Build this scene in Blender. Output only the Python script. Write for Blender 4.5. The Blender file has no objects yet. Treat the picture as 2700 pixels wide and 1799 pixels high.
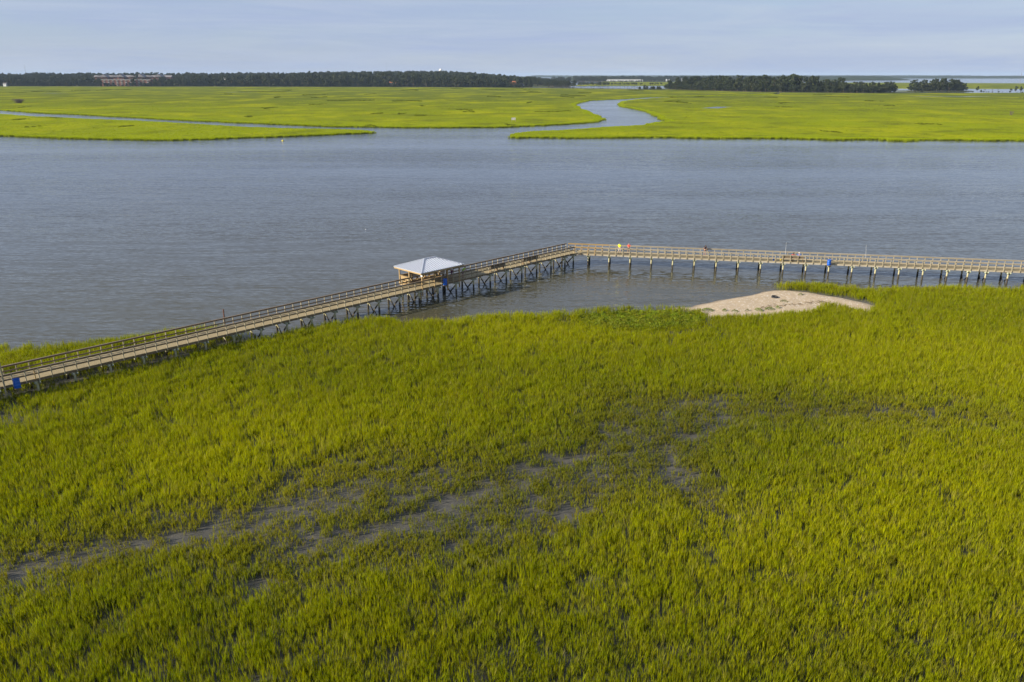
import bpy, bmesh, math, random
import numpy as np
from mathutils import Vector, Matrix, Euler
from mathutils.geometry import tessellate_polygon

random.seed(7)
RNG = np.random.default_rng(11)
scene = bpy.context.scene
col = scene.collection

# ------------------------------------------------------------------ camera, world, sun, exposure
cam_data = bpy.data.cameras.new('camera')
cam = bpy.data.objects.new('camera', cam_data)
col.objects.link(cam)
cam_data.sensor_width = 36.0
cam_data.lens = 28.0
cam_data.clip_start = 0.5
cam_data.clip_end = 60000.0
cam.location = (0.0, 0.0, 30.0)
cam.rotation_euler = (math.radians(90.0 - 18.472), 0.0, 0.0)
scene.camera = cam

SUN_EL = math.radians(23.0)
SUN_AZ = math.atan2(-0.94, -0.34)          # direction towards the sun, measured from +Y towards +X
world = bpy.data.worlds.new('World')
scene.world = world
world.use_nodes = True
wn = world.node_tree.nodes
wl = world.node_tree.links
wn.clear()
w_out = wn.new('ShaderNodeOutputWorld')
w_bg = wn.new('ShaderNodeBackground')
w_sky = wn.new('ShaderNodeTexSky')
w_sky.sky_type = 'NISHITA'
w_sky.sun_disc = False
w_sky.sun_elevation = SUN_EL
w_sky.sun_rotation = SUN_AZ
w_sky.air_density = 1.0
w_sky.dust_density = 0.2
w_sky.ozone_density = 3.0
w_bg.inputs['Strength'].default_value = 0.070
# thin high cirrus veil over the whole sky
w_tc = wn.new('ShaderNodeTexCoord')
w_map = wn.new('ShaderNodeMapping')
w_map.inputs['Scale'].default_value = (2.2, 2.2, 22.0)
w_map.inputs['Rotation'].default_value = (0.0, 0.03, 0.0)
w_noise = wn.new('ShaderNodeTexNoise')
w_noise.inputs['Scale'].default_value = 1.6
w_noise.inputs['Detail'].default_value = 7.0
w_noise.inputs['Roughness'].default_value = 0.62
w_noise.inputs['Distortion'].default_value = 0.4
w_ramp = wn.new('ShaderNodeValToRGB')
w_ramp.color_ramp.elements[0].position = 0.38
w_ramp.color_ramp.elements[0].color = (0.72, 0.72, 0.72, 1)
w_ramp.color_ramp.elements[1].position = 0.72
w_ramp.color_ramp.elements[1].color = (1.0, 1.0, 1.0, 1)
w_mix = wn.new('ShaderNodeMix')
w_mix.data_type = 'RGBA'
w_mix.inputs['B'].default_value = (3.30, 4.00, 5.80, 1.0)
wl.new(w_tc.outputs['Generated'], w_map.inputs['Vector'])
wl.new(w_map.outputs['Vector'], w_noise.inputs['Vector'])
wl.new(w_noise.outputs['Fac'], w_ramp.inputs['Fac'])
# the veil is seen edge-on near the horizon and thins out overhead
w_sep = wn.new('ShaderNodeSeparateXYZ')
w_thin = wn.new('ShaderNodeMapRange')
w_thin.inputs['From Min'].default_value = 0.02
w_thin.inputs['From Max'].default_value = 0.55
w_thin.inputs['To Min'].default_value = 1.0
w_thin.inputs['To Max'].default_value = 0.75
w_mul = wn.new('ShaderNodeMath')
w_mul.operation = 'MULTIPLY'
wl.new(w_tc.outputs['Generated'], w_sep.inputs[0])
wl.new(w_sep.outputs['Z'], w_thin.inputs['Value'])
wl.new(w_ramp.outputs['Color'], w_mul.inputs[0])
wl.new(w_thin.outputs['Result'], w_mul.inputs[1])
wl.new(w_mul.outputs[0], w_mix.inputs['Factor'])
wl.new(w_sky.outputs['Color'], w_mix.inputs['A'])
w_map2 = wn.new('ShaderNodeMapping')
w_map2.inputs['Scale'].default_value = (1.3, 1.3, 20.0)
w_map2.inputs['Rotation'].default_value = (0.0, -0.035, 0.4)
w_n2 = wn.new('ShaderNodeTexNoise')
w_n2.inputs['Scale'].default_value = 2.4
w_n2.inputs['Detail'].default_value = 8.0
w_n2.inputs['Roughness'].default_value = 0.66
w_n2.inputs['Distortion'].default_value = 0.8
w_r2 = wn.new('ShaderNodeValToRGB')
w_r2.color_ramp.elements[0].position = 0.44
w_r2.color_ramp.elements[0].color = (0.0, 0.0, 0.0, 1)
w_r2.color_ramp.elements[1].position = 0.74
w_r2.color_ramp.elements[1].color = (0.5, 0.5, 0.5, 1)
w_mix2 = wn.new('ShaderNodeMix')
w_mix2.data_type = 'RGBA'
w_mix2.inputs['B'].default_value = (4.7, 5.25, 6.1, 1.0)
wl.new(w_tc.outputs['Generated'], w_map2.inputs['Vector'])
wl.new(w_map2.outputs['Vector'], w_n2.inputs['Vector'])
wl.new(w_n2.outputs['Fac'], w_r2.inputs['Fac'])
wl.new(w_r2.outputs['Color'], w_mix2.inputs['Factor'])
wl.new(w_mix.outputs['Result'], w_mix2.inputs['A'])
wl.new(w_mix2.outputs['Result'], w_bg.inputs['Color'])
wl.new(w_bg.outputs['Background'], w_out.inputs['Surface'])

sun_data = bpy.data.lights.new('sun', 'SUN')
sun_data.energy = 5.0
sun_data.angle = math.radians(0.6)
sun_data.color = (1.0, 0.90, 0.74)
sun = bpy.data.objects.new('sun', sun_data)
col.objects.link(sun)
_sd = Vector((math.sin(SUN_AZ) * math.cos(SUN_EL), math.cos(SUN_AZ) * math.cos(SUN_EL), math.sin(SUN_EL)))
sun.rotation_euler = _sd.to_track_quat('Z', 'Y').to_euler()
sun.location = (-60, -30, 60)

vs = scene.view_settings
vs.view_transform = 'Standard'
vs.look = 'None'
vs.exposure = 0.80
vs.gamma = 1.0
vs.use_curve_mapping = False
scene.cycles.use_denoising = True
scene.cycles.max_bounces = 5
scene.cycles.diffuse_bounces = 2
scene.cycles.glossy_bounces = 2
scene.cycles.transmission_bounces = 4
scene.cycles.volume_bounces = 0
scene.cycles.transparent_max_bounces = 8

# ------------------------------------------------------------------ helpers: materials
def new_mat(name):
    m = bpy.data.materials.new(name)
    m.use_nodes = True
    nt = m.node_tree
    nt.nodes.clear()
    out = nt.nodes.new('ShaderNodeOutputMaterial')
    return m, nt, out

def N(nt, typ, **kw):
    n = nt.nodes.new(typ)
    for k, v in kw.items():
        if k in n.inputs:
            n.inputs[k].default_value = v
        else:
            setattr(n, k, v)
    return n

def noise_node(nt, vec, scale, detail=4.0, rough=0.55):
    n = N(nt, 'ShaderNodeTexNoise')
    n.inputs['Scale'].default_value = scale
    n.inputs['Detail'].default_value = detail
    n.inputs['Roughness'].default_value = rough
    if vec is not None:
        nt.links.new(vec, n.inputs['Vector'])
    return n

def mapping(nt, vec, scale=(1, 1, 1), rot=(0, 0, 0)):
    n = N(nt, 'ShaderNodeMapping')
    n.inputs['Scale'].default_value = scale
    n.inputs['Rotation'].default_value = rot
    nt.links.new(vec, n.inputs['Vector'])
    return n.outputs['Vector']

def mixc(nt, fac, a, b, blend='MIX'):
    n = N(nt, 'ShaderNodeMix')
    n.data_type = 'RGBA'
    n.blend_type = blend
    for sock, v in (('Factor', fac), ('A', a), ('B', b)):
        if hasattr(v, 'links') or hasattr(v, 'is_linked'):
            nt.links.new(v, n.inputs[sock] if sock == 'Factor' else [i for i in n.inputs if i.name == sock and i.type == 'RGBA'][0])
        else:
            s = n.inputs[sock] if sock == 'Factor' else [i for i in n.inputs if i.name == sock and i.type == 'RGBA'][0]
            s.default_value = v if sock == 'Factor' else (v[0], v[1], v[2], 1.0)
    return [o for o in n.outputs if o.type == 'RGBA'][0]

def ramp(nt, fac, stops):
    r = N(nt, 'ShaderNodeValToRGB')
    while len(r.color_ramp.elements) < len(stops):
        r.color_ramp.elements.new(0.5)
    for e, (p, c) in zip(r.color_ramp.elements, stops):
        e.position = p
        e.color = (c[0], c[1], c[2], 1) if hasattr(c, '__len__') else (c, c, c, 1)
    nt.links.new(fac, r.inputs['Fac'])
    return r.outputs['Color']

def principled(nt, out, color, rough=0.7, spec=0.3, metal=0.0, bump=None, bump_d=0.01, bump_s=0.6):
    b = N(nt, 'ShaderNodeBsdfPrincipled')
    if hasattr(color, 'is_linked'):
        nt.links.new(color, b.inputs['Base Color'])
    else:
        b.inputs['Base Color'].default_value = (color[0], color[1], color[2], 1)
    if hasattr(rough, 'is_linked'):
        nt.links.new(rough, b.inputs['Roughness'])
    else:
        b.inputs['Roughness'].default_value = rough
    b.inputs['Specular IOR Level'].default_value = spec
    b.inputs['Metallic'].default_value = metal
    if bump is not None:
        bn = N(nt, 'ShaderNodeBump')
        bn.inputs['Distance'].default_value = bump_d
        bn.inputs['Strength'].default_value = bump_s
        nt.links.new(bump, bn.inputs['Height'])
        nt.links.new(bn.outputs['Normal'], b.inputs['Normal'])
    nt.links.new(b.outputs['BSDF'], out.inputs['Surface'])
    return b

def pos(nt):
    return N(nt, 'ShaderNodeNewGeometry').outputs['Position']

def objrand(nt):
    return N(nt, 'ShaderNodeObjectInfo').outputs['Random']

def simple_mat(name, c, rough=0.6, spec=0.3, metal=0.0, var=0.15, nscale=6.0):
    m, nt, out = new_mat(name)
    n = noise_node(nt, pos(nt), nscale, 5)
    lo = tuple(x * (1 - var) for x in c)
    hi = tuple(min(1, x * (1 + var)) for x in c)
    principled(nt, out, mixc(nt, n.outputs['Fac'], lo, hi), rough, spec, metal)
    return m

def wood_mat(name, c1, c2, c3, grain=(1.5, 1.5, 9.0), rough=0.8):
    """weathered timber: board-to-board tone from the object's random value, grain and stain noise on top"""
    m, nt, out = new_mat(name)
    p = pos(nt)
    board = mixc(nt, objrand(nt), c1, c2)
    g = noise_node(nt, mapping(nt, p, grain), 3.0, 6, 0.65)
    st = noise_node(nt, p, 1.1, 4, 0.6)
    gcol = mixc(nt, ramp(nt, g.outputs['Fac'], [(0.3, 0.0), (0.75, 0.7)]), board, c3)
    fac = ramp(nt, st.outputs['Fac'], [(0.52, 0.0), (0.8, 0.45)])
    f = mixc(nt, fac, gcol, tuple(x * 0.5 for x in c3))
    principled(nt, out, f, rough, 0.2, bump=g.outputs['Fac'], bump_d=0.006)
    return m

# ------------------------------------------------------------------ helpers: meshes and objects
def mesh_np(name, v, faces, mat=None, smooth=False):
    me = bpy.data.meshes.new(name)
    me.from_pydata([tuple(map(float, p)) for p in v], [], faces)
    if mat:
        me.materials.append(mat)
    if smooth:
        me.polygons.foreach_set('use_smooth', [True] * len(me.polygons))
    me.update()
    return me

class MB:
    """collects simple solids into one mesh"""
    def __init__(self):
        self.v, self.f = [], []
    def add(self, vv, ff):
        b = len(self.v)
        self.v += [tuple(p) for p in vv]
        self.f += [tuple(i + b for i in q) for q in ff]
    def box(self, c, s, M=None):
        x, y, z = s[0] / 2, s[1] / 2, s[2] / 2
        vv = [Vector((sx * x, sy * y, sz * z)) for sz in (-1, 1) for sy in (-1, 1) for sx in (-1, 1)]
        if M is not None:
            vv = [M @ p for p in vv]
        vv = [p + Vector(c) for p in vv]
        self.add(vv, [(0, 2, 3, 1), (4, 5, 7, 6), (0, 1, 5, 4), (2, 6, 7, 3), (0, 4, 6, 2), (1, 3, 7, 5)])
    def tube(self, p0, p1, r0, r1=None, n=10, cap=True):
        p0, p1 = Vector(p0), Vector(p1)
        r1 = r0 if r1 is None else r1
        d = (p1 - p0).normalized()
        u = d.orthogonal().normalized()
        w = d.cross(u)
        vv, ff = [], []
        for p, r in ((p0, r0), (p1, r1)):
            for i in range(n):
                t = 2 * math.pi * i / n
                vv.append(p + (u * math.cos(t) + w * math.sin(t)) * r)
        for i in range(n):
            j = (i + 1) % n
            ff.append((i, j, n + j, n + i))
        if cap:
            ff.append(tuple(range(n - 1, -1, -1)))
            ff.append(tuple(range(n, 2 * n)))
        self.add(vv, ff)
    def lathe(self, prof, n=20, c=(0, 0, 0)):
        vv, ff = [], []
        for r, z in prof:
            for i in range(n):
                t = 2 * math.pi * i / n
                vv.append((c[0] + r * math.cos(t), c[1] + r * math.sin(t), c[2] + z))
        for k in range(len(prof) - 1):
            for i in range(n):
                j = (i + 1) % n
                ff.append((k * n + i, k * n + j, (k + 1) * n + j, (k + 1) * n + i))
        self.add(vv, ff)
    def mesh(self, name, mat, smooth=False):
        return mesh_np(name, self.v, self.f, mat, smooth)

def link(name, me, parent=None, loc=None, rot=None):
    o = bpy.data.objects.new(name, me)
    col.objects.link(o)
    if loc is not None:
        o.location = loc
    if rot is not None:
        o.rotation_euler = rot
    if parent is not None:
        o.parent = parent
    return o

def tag(o, label=None, cat=None, group=None, kind=None):
    if label:
        o['label'] = label
    if cat:
        o['category'] = cat
    if group:
        o['group'] = group
    if kind:
        o['kind'] = kind
    return o

def empty(name, loc, label, cat, group=None, rz=0.0):
    o = bpy.data.objects.new(name, None)
    o.empty_display_size = 0.3
    col.objects.link(o)
    o.location = loc
    o.rotation_euler = (0, 0, rz)
    return tag(o, label, cat, group)

# ------------------------------------------------------------------ helpers: noise, polygons
def _hash(ix, iy, seed):
    h = (ix.astype(np.int64) * 374761393 + iy.astype(np.int64) * 668265263 + seed * 1442695041) & 0xFFFFFFFF
    h = ((h ^ (h >> 13)) * 1274126177) & 0xFFFFFFFF
    return ((h ^ (h >> 16)) & 0xFFFFFF) / float(0xFFFFFF)

def vnoise(x, y, seed=0):
    ix, iy = np.floor(x), np.floor(y)
    fx, fy = x - ix, y - iy
    fx = fx * fx * (3 - 2 * fx)
    fy = fy * fy * (3 - 2 * fy)
    a = _hash(ix, iy, seed); b = _hash(ix + 1, iy, seed)
    c = _hash(ix, iy + 1, seed); d = _hash(ix + 1, iy + 1, seed)
    return (a * (1 - fx) + b * fx) * (1 - fy) + (c * (1 - fx) + d * fx) * fy

def fbm(x, y, seed=0, oct=4):
    s, a, t = 0.0, 0.5, 0.0
    for k in range(oct):
        s = s + a * vnoise(x * 2 ** k, y * 2 ** k, seed + 17 * k)
        t += a
        a *= 0.5
    return s / t

def inside(x, y, poly):
    r = np.zeros(x.shape, bool)
    n = len(poly)
    for i in range(n):
        x0, y0 = poly[i]; x1, y1 = poly[(i + 1) % n]
        if y0 == y1:
            continue
        c = ((y0 > y) != (y1 > y)) & (x < (x1 - x0) * (y - y0) / (y1 - y0) + x0)
        r ^= c
    return r

def seg_dist(x, y, line, closed=False):
    d = np.full(x.shape, 1e9)
    n = len(line)
    for i in range(n if closed else n - 1):
        x0, y0 = line[i]; x1, y1 = line[(i + 1) % n]
        dx, dy = x1 - x0, y1 - y0
        L2 = dx * dx + dy * dy + 1e-9
        t = np.clip(((x - x0) * dx + (y - y0) * dy) / L2, 0, 1)
        d = np.minimum(d, np.hypot(x - x0 - t * dx, y - y0 - t * dy))
    return d

def sdist(x, y, poly):
    d = seg_dist(x, y, poly, True)
    return np.where(inside(x, y, poly), d, -d)

def sstep(a, b, x):
    t = np.clip((x - a) / (b - a), 0, 1)
    return t * t * (3 - 2 * t)

def grid_mesh(name, xs, ys, zf, mat, keep=None):
    X, Y = np.meshgrid(xs, ys)
    Z = zf(X, Y)
    nx, ny = len(xs), len(ys)
    v = np.stack([X.ravel(), Y.ravel(), Z.ravel()], 1)
    i = np.arange(nx * ny).reshape(ny, nx)
    q = np.stack([i[:-1, :-1].ravel(), i[:-1, 1:].ravel(), i[1:, 1:].ravel(), i[1:, :-1].ravel()], 1)
    if keep is not None:
        k = keep(X, Y).ravel()
        q = q[k[q].any(1)]
        used = np.unique(q)
        remap = -np.ones(nx * ny, int)
        remap[used] = np.arange(len(used))
        v = v[used]
        q = remap[q]
    me = bpy.data.meshes.new(name)
    me.from_pydata(v.tolist(), [], q.tolist())
    me.polygons.foreach_set('use_smooth', [True] * len(me.polygons))
    me.materials.append(mat)
    me.update()
    return me

def prism_mesh(name, poly, z0, z1, mat, rough_step=None, amp=0.0, slope=0.0):
    """a plateau with a wandering edge: polygon top at z1, bank down to z0"""
    pts = []
    n = len(poly)
    for i in range(n):
        a, b = Vector(poly[i]), Vector(poly[(i + 1) % n])
        L = (b - a).length
        k = max(1, int(L / rough_step)) if rough_step and L < 900 else 1
        for j in range(k):
            p = a.lerp(b, j / k)
            if amp:
                dd = (b - a).normalized()
                q = np.array([p.x]), np.array([p.y])
                off = amp * (5.0 * (float(fbm(q[0] * 0.045, q[1] * 0.045, 77, 2)[0]) - 0.5) + 2.2 * (float(vnoise(q[0] * 0.2, q[1] * 0.2, 78)[0]) - 0.5))
                p = p + Vector((-dd.y, dd.x)) * off
            pts.append((p.x, p.y))
    m = len(pts)
    ar = sum(pts[i][0] * pts[(i + 1) % m][1] - pts[(i + 1) % m][0] * pts[i][1] for i in range(m))
    low = []
    for i in range(m):
        t_ = Vector(pts[(i + 1) % m]) - Vector(pts[i - 1])
        n_ = (Vector((t_.y, -t_.x)) * (1 if ar > 0 else -1)).normalized() if t_.length > 1e-6 else Vector((0, 0))
        low.append((pts[i][0] + n_.x * slope, pts[i][1] + n_.y * slope))
    v = [(x, y, z1) for x, y in pts] + [(x, y, z0) for x, y in low]
    tris = tessellate_polygon([[Vector((x, y, 0)) for x, y in pts]])
    f = []
    for t in tris:
        a, b, c = [Vector(pts[i]) for i in t]
        f.append(tuple(t) if (b - a).cross(c - a) > 0 else tuple(reversed(t)))
    for i in range(m):
        j = (i + 1) % m
        f.append((i, m + i, m + j, j) if ar > 0 else (i, j, m + j, m + i))
    return mesh_np(name, v, f, mat), pts

# geometry-node scatter: one object = one mass of vegetation
def scatter(name, P, rot, scl, tint, vid, variants):
    me = bpy.data.meshes.new(name)
    n = len(P)
    me.vertices.add(n)
    me.vertices.foreach_set('co', np.asarray(P, np.float32).ravel())
    for nm, arr in (('rot', rot), ('scl', scl), ('tint', tint)):
        at = me.attributes.new(nm, 'FLOAT_VECTOR', 'POINT')
        at.data.foreach_set('vector', np.asarray(arr, np.float32).ravel())
    at = me.attributes.new('vid', 'INT', 'POINT')
    at.data.foreach_set('value', np.asarray(vid, np.int32))
    me.update()
    o = link(name, me)
    ng = bpy.data.node_groups.new(name + '_scatter', 'GeometryNodeTree')
    ng.interface.new_socket('Geometry', in_out='INPUT', socket_type='NodeSocketGeometry')
    ng.interface.new_socket('Geometry', in_out='OUTPUT', socket_type='NodeSocketGeometry')
    gi = ng.nodes.new('NodeGroupInput'); go = ng.nodes.new('NodeGroupOutput')
    iop = ng.nodes.new('GeometryNodeInstanceOnPoints')
    iop.inputs['Pick Instance'].default_value = True
    jn = ng.nodes.new('GeometryNodeJoinGeometry')
    for vo in variants:
        oi = ng.nodes.new('GeometryNodeObjectInfo')
        oi.inputs['Object'].default_value = vo
        oi.inputs['As Instance'].default_value = True
        ng.links.new(oi.outputs['Geometry'], jn.inputs['Geometry'])
    def na(nm, typ):
        a = ng.nodes.new('GeometryNodeInputNamedAttribute')
        a.data_type = typ
        a.inputs['Name'].default_value = nm
        return [s for s in a.outputs if s.name == 'Attribute' and s.enabled][0]
    e2r = ng.nodes.new('FunctionNodeEulerToRotation')
    ng.links.new(na('rot', 'FLOAT_VECTOR'), e2r.inputs[0])
    ng.links.new(gi.outputs[0], iop.inputs['Points'])
    ng.links.new(jn.outputs['Geometry'], iop.inputs['Instance'])
    ng.links.new(na('vid', 'INT'), iop.inputs['Instance Index'])
    ng.links.new(e2r.outputs[0], iop.inputs['Rotation'])
    ng.links.new(na('scl', 'FLOAT_VECTOR'), iop.inputs['Scale'])
    ng.links.new(iop.outputs['Instances'], go.inputs[0])
    md = o.modifiers.new('scatter', 'NODES')
    md.node_group = ng
    return o

def source(name, me):
    return bpy.data.objects.new(name, me)      # never linked to the scene: only a scatter source

# ------------------------------------------------------------------ materials
def grass_mat(name, base, trans=0.35, base_straw=0.25):
    m, nt, out = new_mat(name)
    at = N(nt, 'ShaderNodeAttribute'); at.attribute_type = 'INSTANCER'; at.attribute_name = 'tint'
    h = N(nt, 'ShaderNodeAttribute'); h.attribute_type = 'GEOMETRY'; h.attribute_name = 'blade'
    c0 = mixc(nt, h.outputs['Fac'], base, (0.25, 0.24, 0.04))      # 'blade' = how dry this blade is
    tn = N(nt, 'ShaderNodeAttribute'); tn.attribute_type = 'GEOMETRY'; tn.attribute_name = 'tone'
    c = mixc(nt, 1.0, c0, at.outputs['Color'], 'MULTIPLY')
    vmul = N(nt, 'ShaderNodeVectorMath', operation='SCALE'); nt.links.new(c, vmul.inputs[0]); nt.links.new(tn.outputs['Fac'], vmul.inputs['Scale']); c = vmul.outputs[0]
    d = N(nt, 'ShaderNodeBsdfPrincipled')
    nt.links.new(c, d.inputs['Base Color'])
    d.inputs['Roughness'].default_value = 0.6
    d.inputs['Specular IOR Level'].default_value = 0.06
    t = N(nt, 'ShaderNodeBsdfTranslucent')
    tc = mixc(nt, 1.0, c, (1.15, 1.15, 0.4), 'MULTIPLY')
    nt.links.new(tc, t.inputs['Color'])
    mx = N(nt, 'ShaderNodeMixShader')
    mx.inputs[0].default_value = trans
    nt.links.new(d.outputs[0], mx.inputs[1]); nt.links.new(t.outputs[0], mx.inputs[2])
    nt.links.new(mx.outputs[0], out.inputs['Surface'])
    return m

M_GRASS = grass_mat('cordgrass_blades', (0.276, 0.297, 0.002), 0.47)
M_BUSH = grass_mat('saltwort_leaves', (0.21, 0.26, 0.012), 0.3)

def water_mat():
    m, nt, out = new_mat('river_water')
    p = pos(nt)
    vm = N(nt, 'ShaderNodeVectorMath', operation='MULTIPLY')
    def layer(scale, sx, sy, rot, amp):
        q = mapping(nt, p, (sx, sy, 1), (0, 0, rot))
        n = noise_node(nt, q, scale, 2.0, 0.5)
        s = N(nt, 'ShaderNodeVectorMath', operation='SUBTRACT')
        nt.links.new(n.outputs['Color'], s.inputs[0]); s.inputs[1].default_value = (0.5, 0.5, 0.5)
        k = N(nt, 'ShaderNodeVectorMath', operation='MULTIPLY')
        nt.links.new(s.outputs[0], k.inputs[0]); k.inputs[1].default_value = (amp * 0.6, amp, 0.0)
        return k.outputs[0]
    a = N(nt, 'ShaderNodeVectorMath', operation='ADD')
    nt.links.new(layer(4.2, 0.22, 1.0, -0.20, 0.52), a.inputs[0])
    nt.links.new(layer(1.3, 0.09, 1.0, -0.22, 0.30), a.inputs[1])
    b = N(nt, 'ShaderNodeVectorMath', operation='ADD')
    nt.links.new(a.outputs[0], b.inputs[0])
    nt.links.new(layer(0.30, 0.12, 1.0, -0.10, 0.06), b.inputs[1])
    # wind lanes: long streaks where the chop is stronger or weaker
    wl_ = noise_node(nt, mapping(nt, p, (0.10, 1.0, 1), (0, 0, 0.06)), 0.022, 4, 0.6)
    wr = ramp(nt, wl_.outputs['Fac'], [(0.36, 0.40), (0.64, 1.40)])
    sc = N(nt, 'ShaderNodeVectorMath', operation='MULTIPLY')
    nt.links.new(b.outputs[0], sc.inputs[0]); nt.links.new(wr, sc.inputs[1])
    up = N(nt, 'ShaderNodeVectorMath', operation='ADD')
    nt.links.new(sc.outputs[0], up.inputs[0]); up.inputs[1].default_value = (0, 0, 1)
    no = N(nt, 'ShaderNodeVectorMath', operation='NORMALIZE')
    nt.links.new(up.outputs[0], no.inputs[0])
    silt = noise_node(nt, mapping(nt, p, (0.3, 1, 1)), 0.03, 3, 0.5)
    c = mixc(nt, silt.outputs['Fac'], (0.034, 0.037, 0.041), (0.046, 0.048, 0.050))
    sy = N(nt, 'ShaderNodeSeparateXYZ'); nt.links.new(p, sy.inputs[0])      # silt stirred up in the shallows of the near bank
    zo = N(nt, 'ShaderNodeMath', operation='MULTIPLY_ADD')
    nt.links.new(silt.outputs['Fac'], zo.inputs[0]); zo.inputs[1].default_value = 60.0; nt.links.new(sy.outputs['Y'], zo.inputs[2])
    zr = N(nt, 'ShaderNodeMapRange'); zr.inputs['From Min'].default_value = 130.0; zr.inputs['From Max'].default_value = 290.0
    nt.links.new(zo.outputs[0], zr.inputs['Value'])
    c = mixc(nt, zr.outputs['Result'], (0.070, 0.066, 0.040), c)
    bs = principled(nt, out, c, 0.09, 0.5)
    bs.inputs['IOR'].default_value = 1.333
    nt.links.new(no.outputs[0], bs.inputs['Normal'])
    return m
M_WATER = water_mat()

def mud_mat():
    m, nt, out = new_mat('marsh_mud')
    p = pos(nt)
    n = noise_node(nt, p, 0.9, 6, 0.6)
    n2 = noise_node(nt, mapping(nt, p, (1.0, 3.0, 1), (0, 0, -0.4)), 2.2, 6, 0.65)
    c = mixc(nt, n.outputs['Fac'], (0.056, 0.053, 0.043), (0.106, 0.099, 0.082))
    r = ramp(nt, n.outputs['Fac'], [(0.40, 0.22), (0.62, 0.8)])
    principled(nt, out, c, r, 0.4, bump=n2.outputs['Fac'], bump_d=0.12, bump_s=0.8)
    return m
M_MUD = mud_mat()

def sand_mat():
    m, nt, out = new_mat('shell_sand')
    p = pos(nt)
    n = noise_node(nt, p, 0.7, 6, 0.6)
    sh = N(nt, 'ShaderNodeTexVoronoi'); sh.inputs['Scale'].default_value = 6.0
    nt.links.new(p, sh.inputs['Vector'])
    c = mixc(nt, n.outputs['Fac'], (0.38, 0.29, 0.185), (0.52, 0.415, 0.285))
    w = ramp(nt, sh.outputs['Color'], [(0.72, 0.0), (0.9, 0.9)])
    c = mixc(nt, w, c, (0.70, 0.64, 0.54))
    sx = N(nt, 'ShaderNodeSeparateXYZ'); nt.links.new(p, sx.inputs[0])
    wet = ramp(nt, sx.outputs['Z'], [(0.02, 0.85), (0.22, 0.0)])
    c = mixc(nt, wet, c, (0.19, 0.15, 0.11))
    principled(nt, out, c, 0.85, 0.2, bump=n.outputs['Fac'], bump_d=0.15)
    return m
M_SAND = sand_mat()

def meadow_mat():
    m, nt, out = new_mat('far_cordgrass_canopy')
    p = pos(nt)
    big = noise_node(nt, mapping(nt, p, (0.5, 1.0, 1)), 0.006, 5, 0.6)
    mid = noise_node(nt, mapping(nt, p, (0.8, 0.5, 1)), 0.020, 6, 0.65)
    fine = noise_node(nt, p, 0.5, 4, 0.7)
    # lime green near the river, duller behind: cloud shade painted into the colour
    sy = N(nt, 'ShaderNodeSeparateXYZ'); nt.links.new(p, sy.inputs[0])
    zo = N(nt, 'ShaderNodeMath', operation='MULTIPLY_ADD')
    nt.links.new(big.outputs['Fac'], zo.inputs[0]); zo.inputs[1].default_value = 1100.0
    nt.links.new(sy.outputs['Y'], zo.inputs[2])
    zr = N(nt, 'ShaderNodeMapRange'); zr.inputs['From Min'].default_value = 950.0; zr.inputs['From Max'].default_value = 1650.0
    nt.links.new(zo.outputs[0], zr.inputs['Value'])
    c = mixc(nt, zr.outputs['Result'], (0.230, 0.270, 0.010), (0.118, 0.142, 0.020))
    c = mixc(nt, ramp(nt, mid.outputs['Fac'], [(0.48, 0.0), (0.62, 0.75)]), c, (0.32, 0.33, 0.010))
    st = noise_node(nt, mapping(nt, p, (0.6, 0.55, 1), (0, 0, 0.3)), 0.045, 7, 0.72)
    c = mixc(nt, ramp(nt, st.outputs['Fac'], [(0.50, 0.0), (0.62, 0.85)]), c, (0.120, 0.140, 0.016))
    c = mixc(nt, ramp(nt, fine.outputs['Fac'], [(0.45, 0.0), (0.75, 0.35)]), c, (0.13, 0.16, 0.01))
    principled(nt, out, c, 0.95, 0.0, bump=fine.outputs['Fac'], bump_d=0.5, bump_s=0.8)
    return m
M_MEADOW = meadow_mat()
M_LAND = simple_mat('forest_floor', (0.075, 0.085, 0.035), 0.9, 0.1, var=0.3, nscale=0.05)

M_RAIL = wood_mat('rail_timber', (0.185, 0.135, 0.078), (0.235, 0.18, 0.112), (0.10, 0.073, 0.045))
M_CAP = wood_mat('cap_timber', (0.18, 0.138, 0.098), (0.25, 0.20, 0.15), (0.12, 0.092, 0.068))
M_POST = wood_mat('post_timber', (0.36, 0.31, 0.205), (0.44, 0.39, 0.27), (0.22, 0.185, 0.12), (1, 1, 1))
M_NEW = wood_mat('new_timber', (0.42, 0.285, 0.12), (0.46, 0.33, 0.155), (0.31, 0.205, 0.085))
M_DECK = wood_mat('deck_timber', (0.355, 0.29, 0.165), (0.355, 0.29, 0.165), (0.205, 0.165, 0.10))
M_RAIL_R = wood_mat('bleached_rail_timber', (0.36, 0.305, 0.215), (0.45, 0.395, 0.295), (0.25, 0.205, 0.14))
M_CAP_R = wood_mat('bleached_cap_timber', (0.40, 0.35, 0.26), (0.50, 0.45, 0.35), (0.29, 0.245, 0.18))
M_PAV = wood_mat('pavilion_timber', (0.38, 0.265, 0.13), (0.43, 0.32, 0.17), (0.26, 0.18, 0.085))

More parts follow.
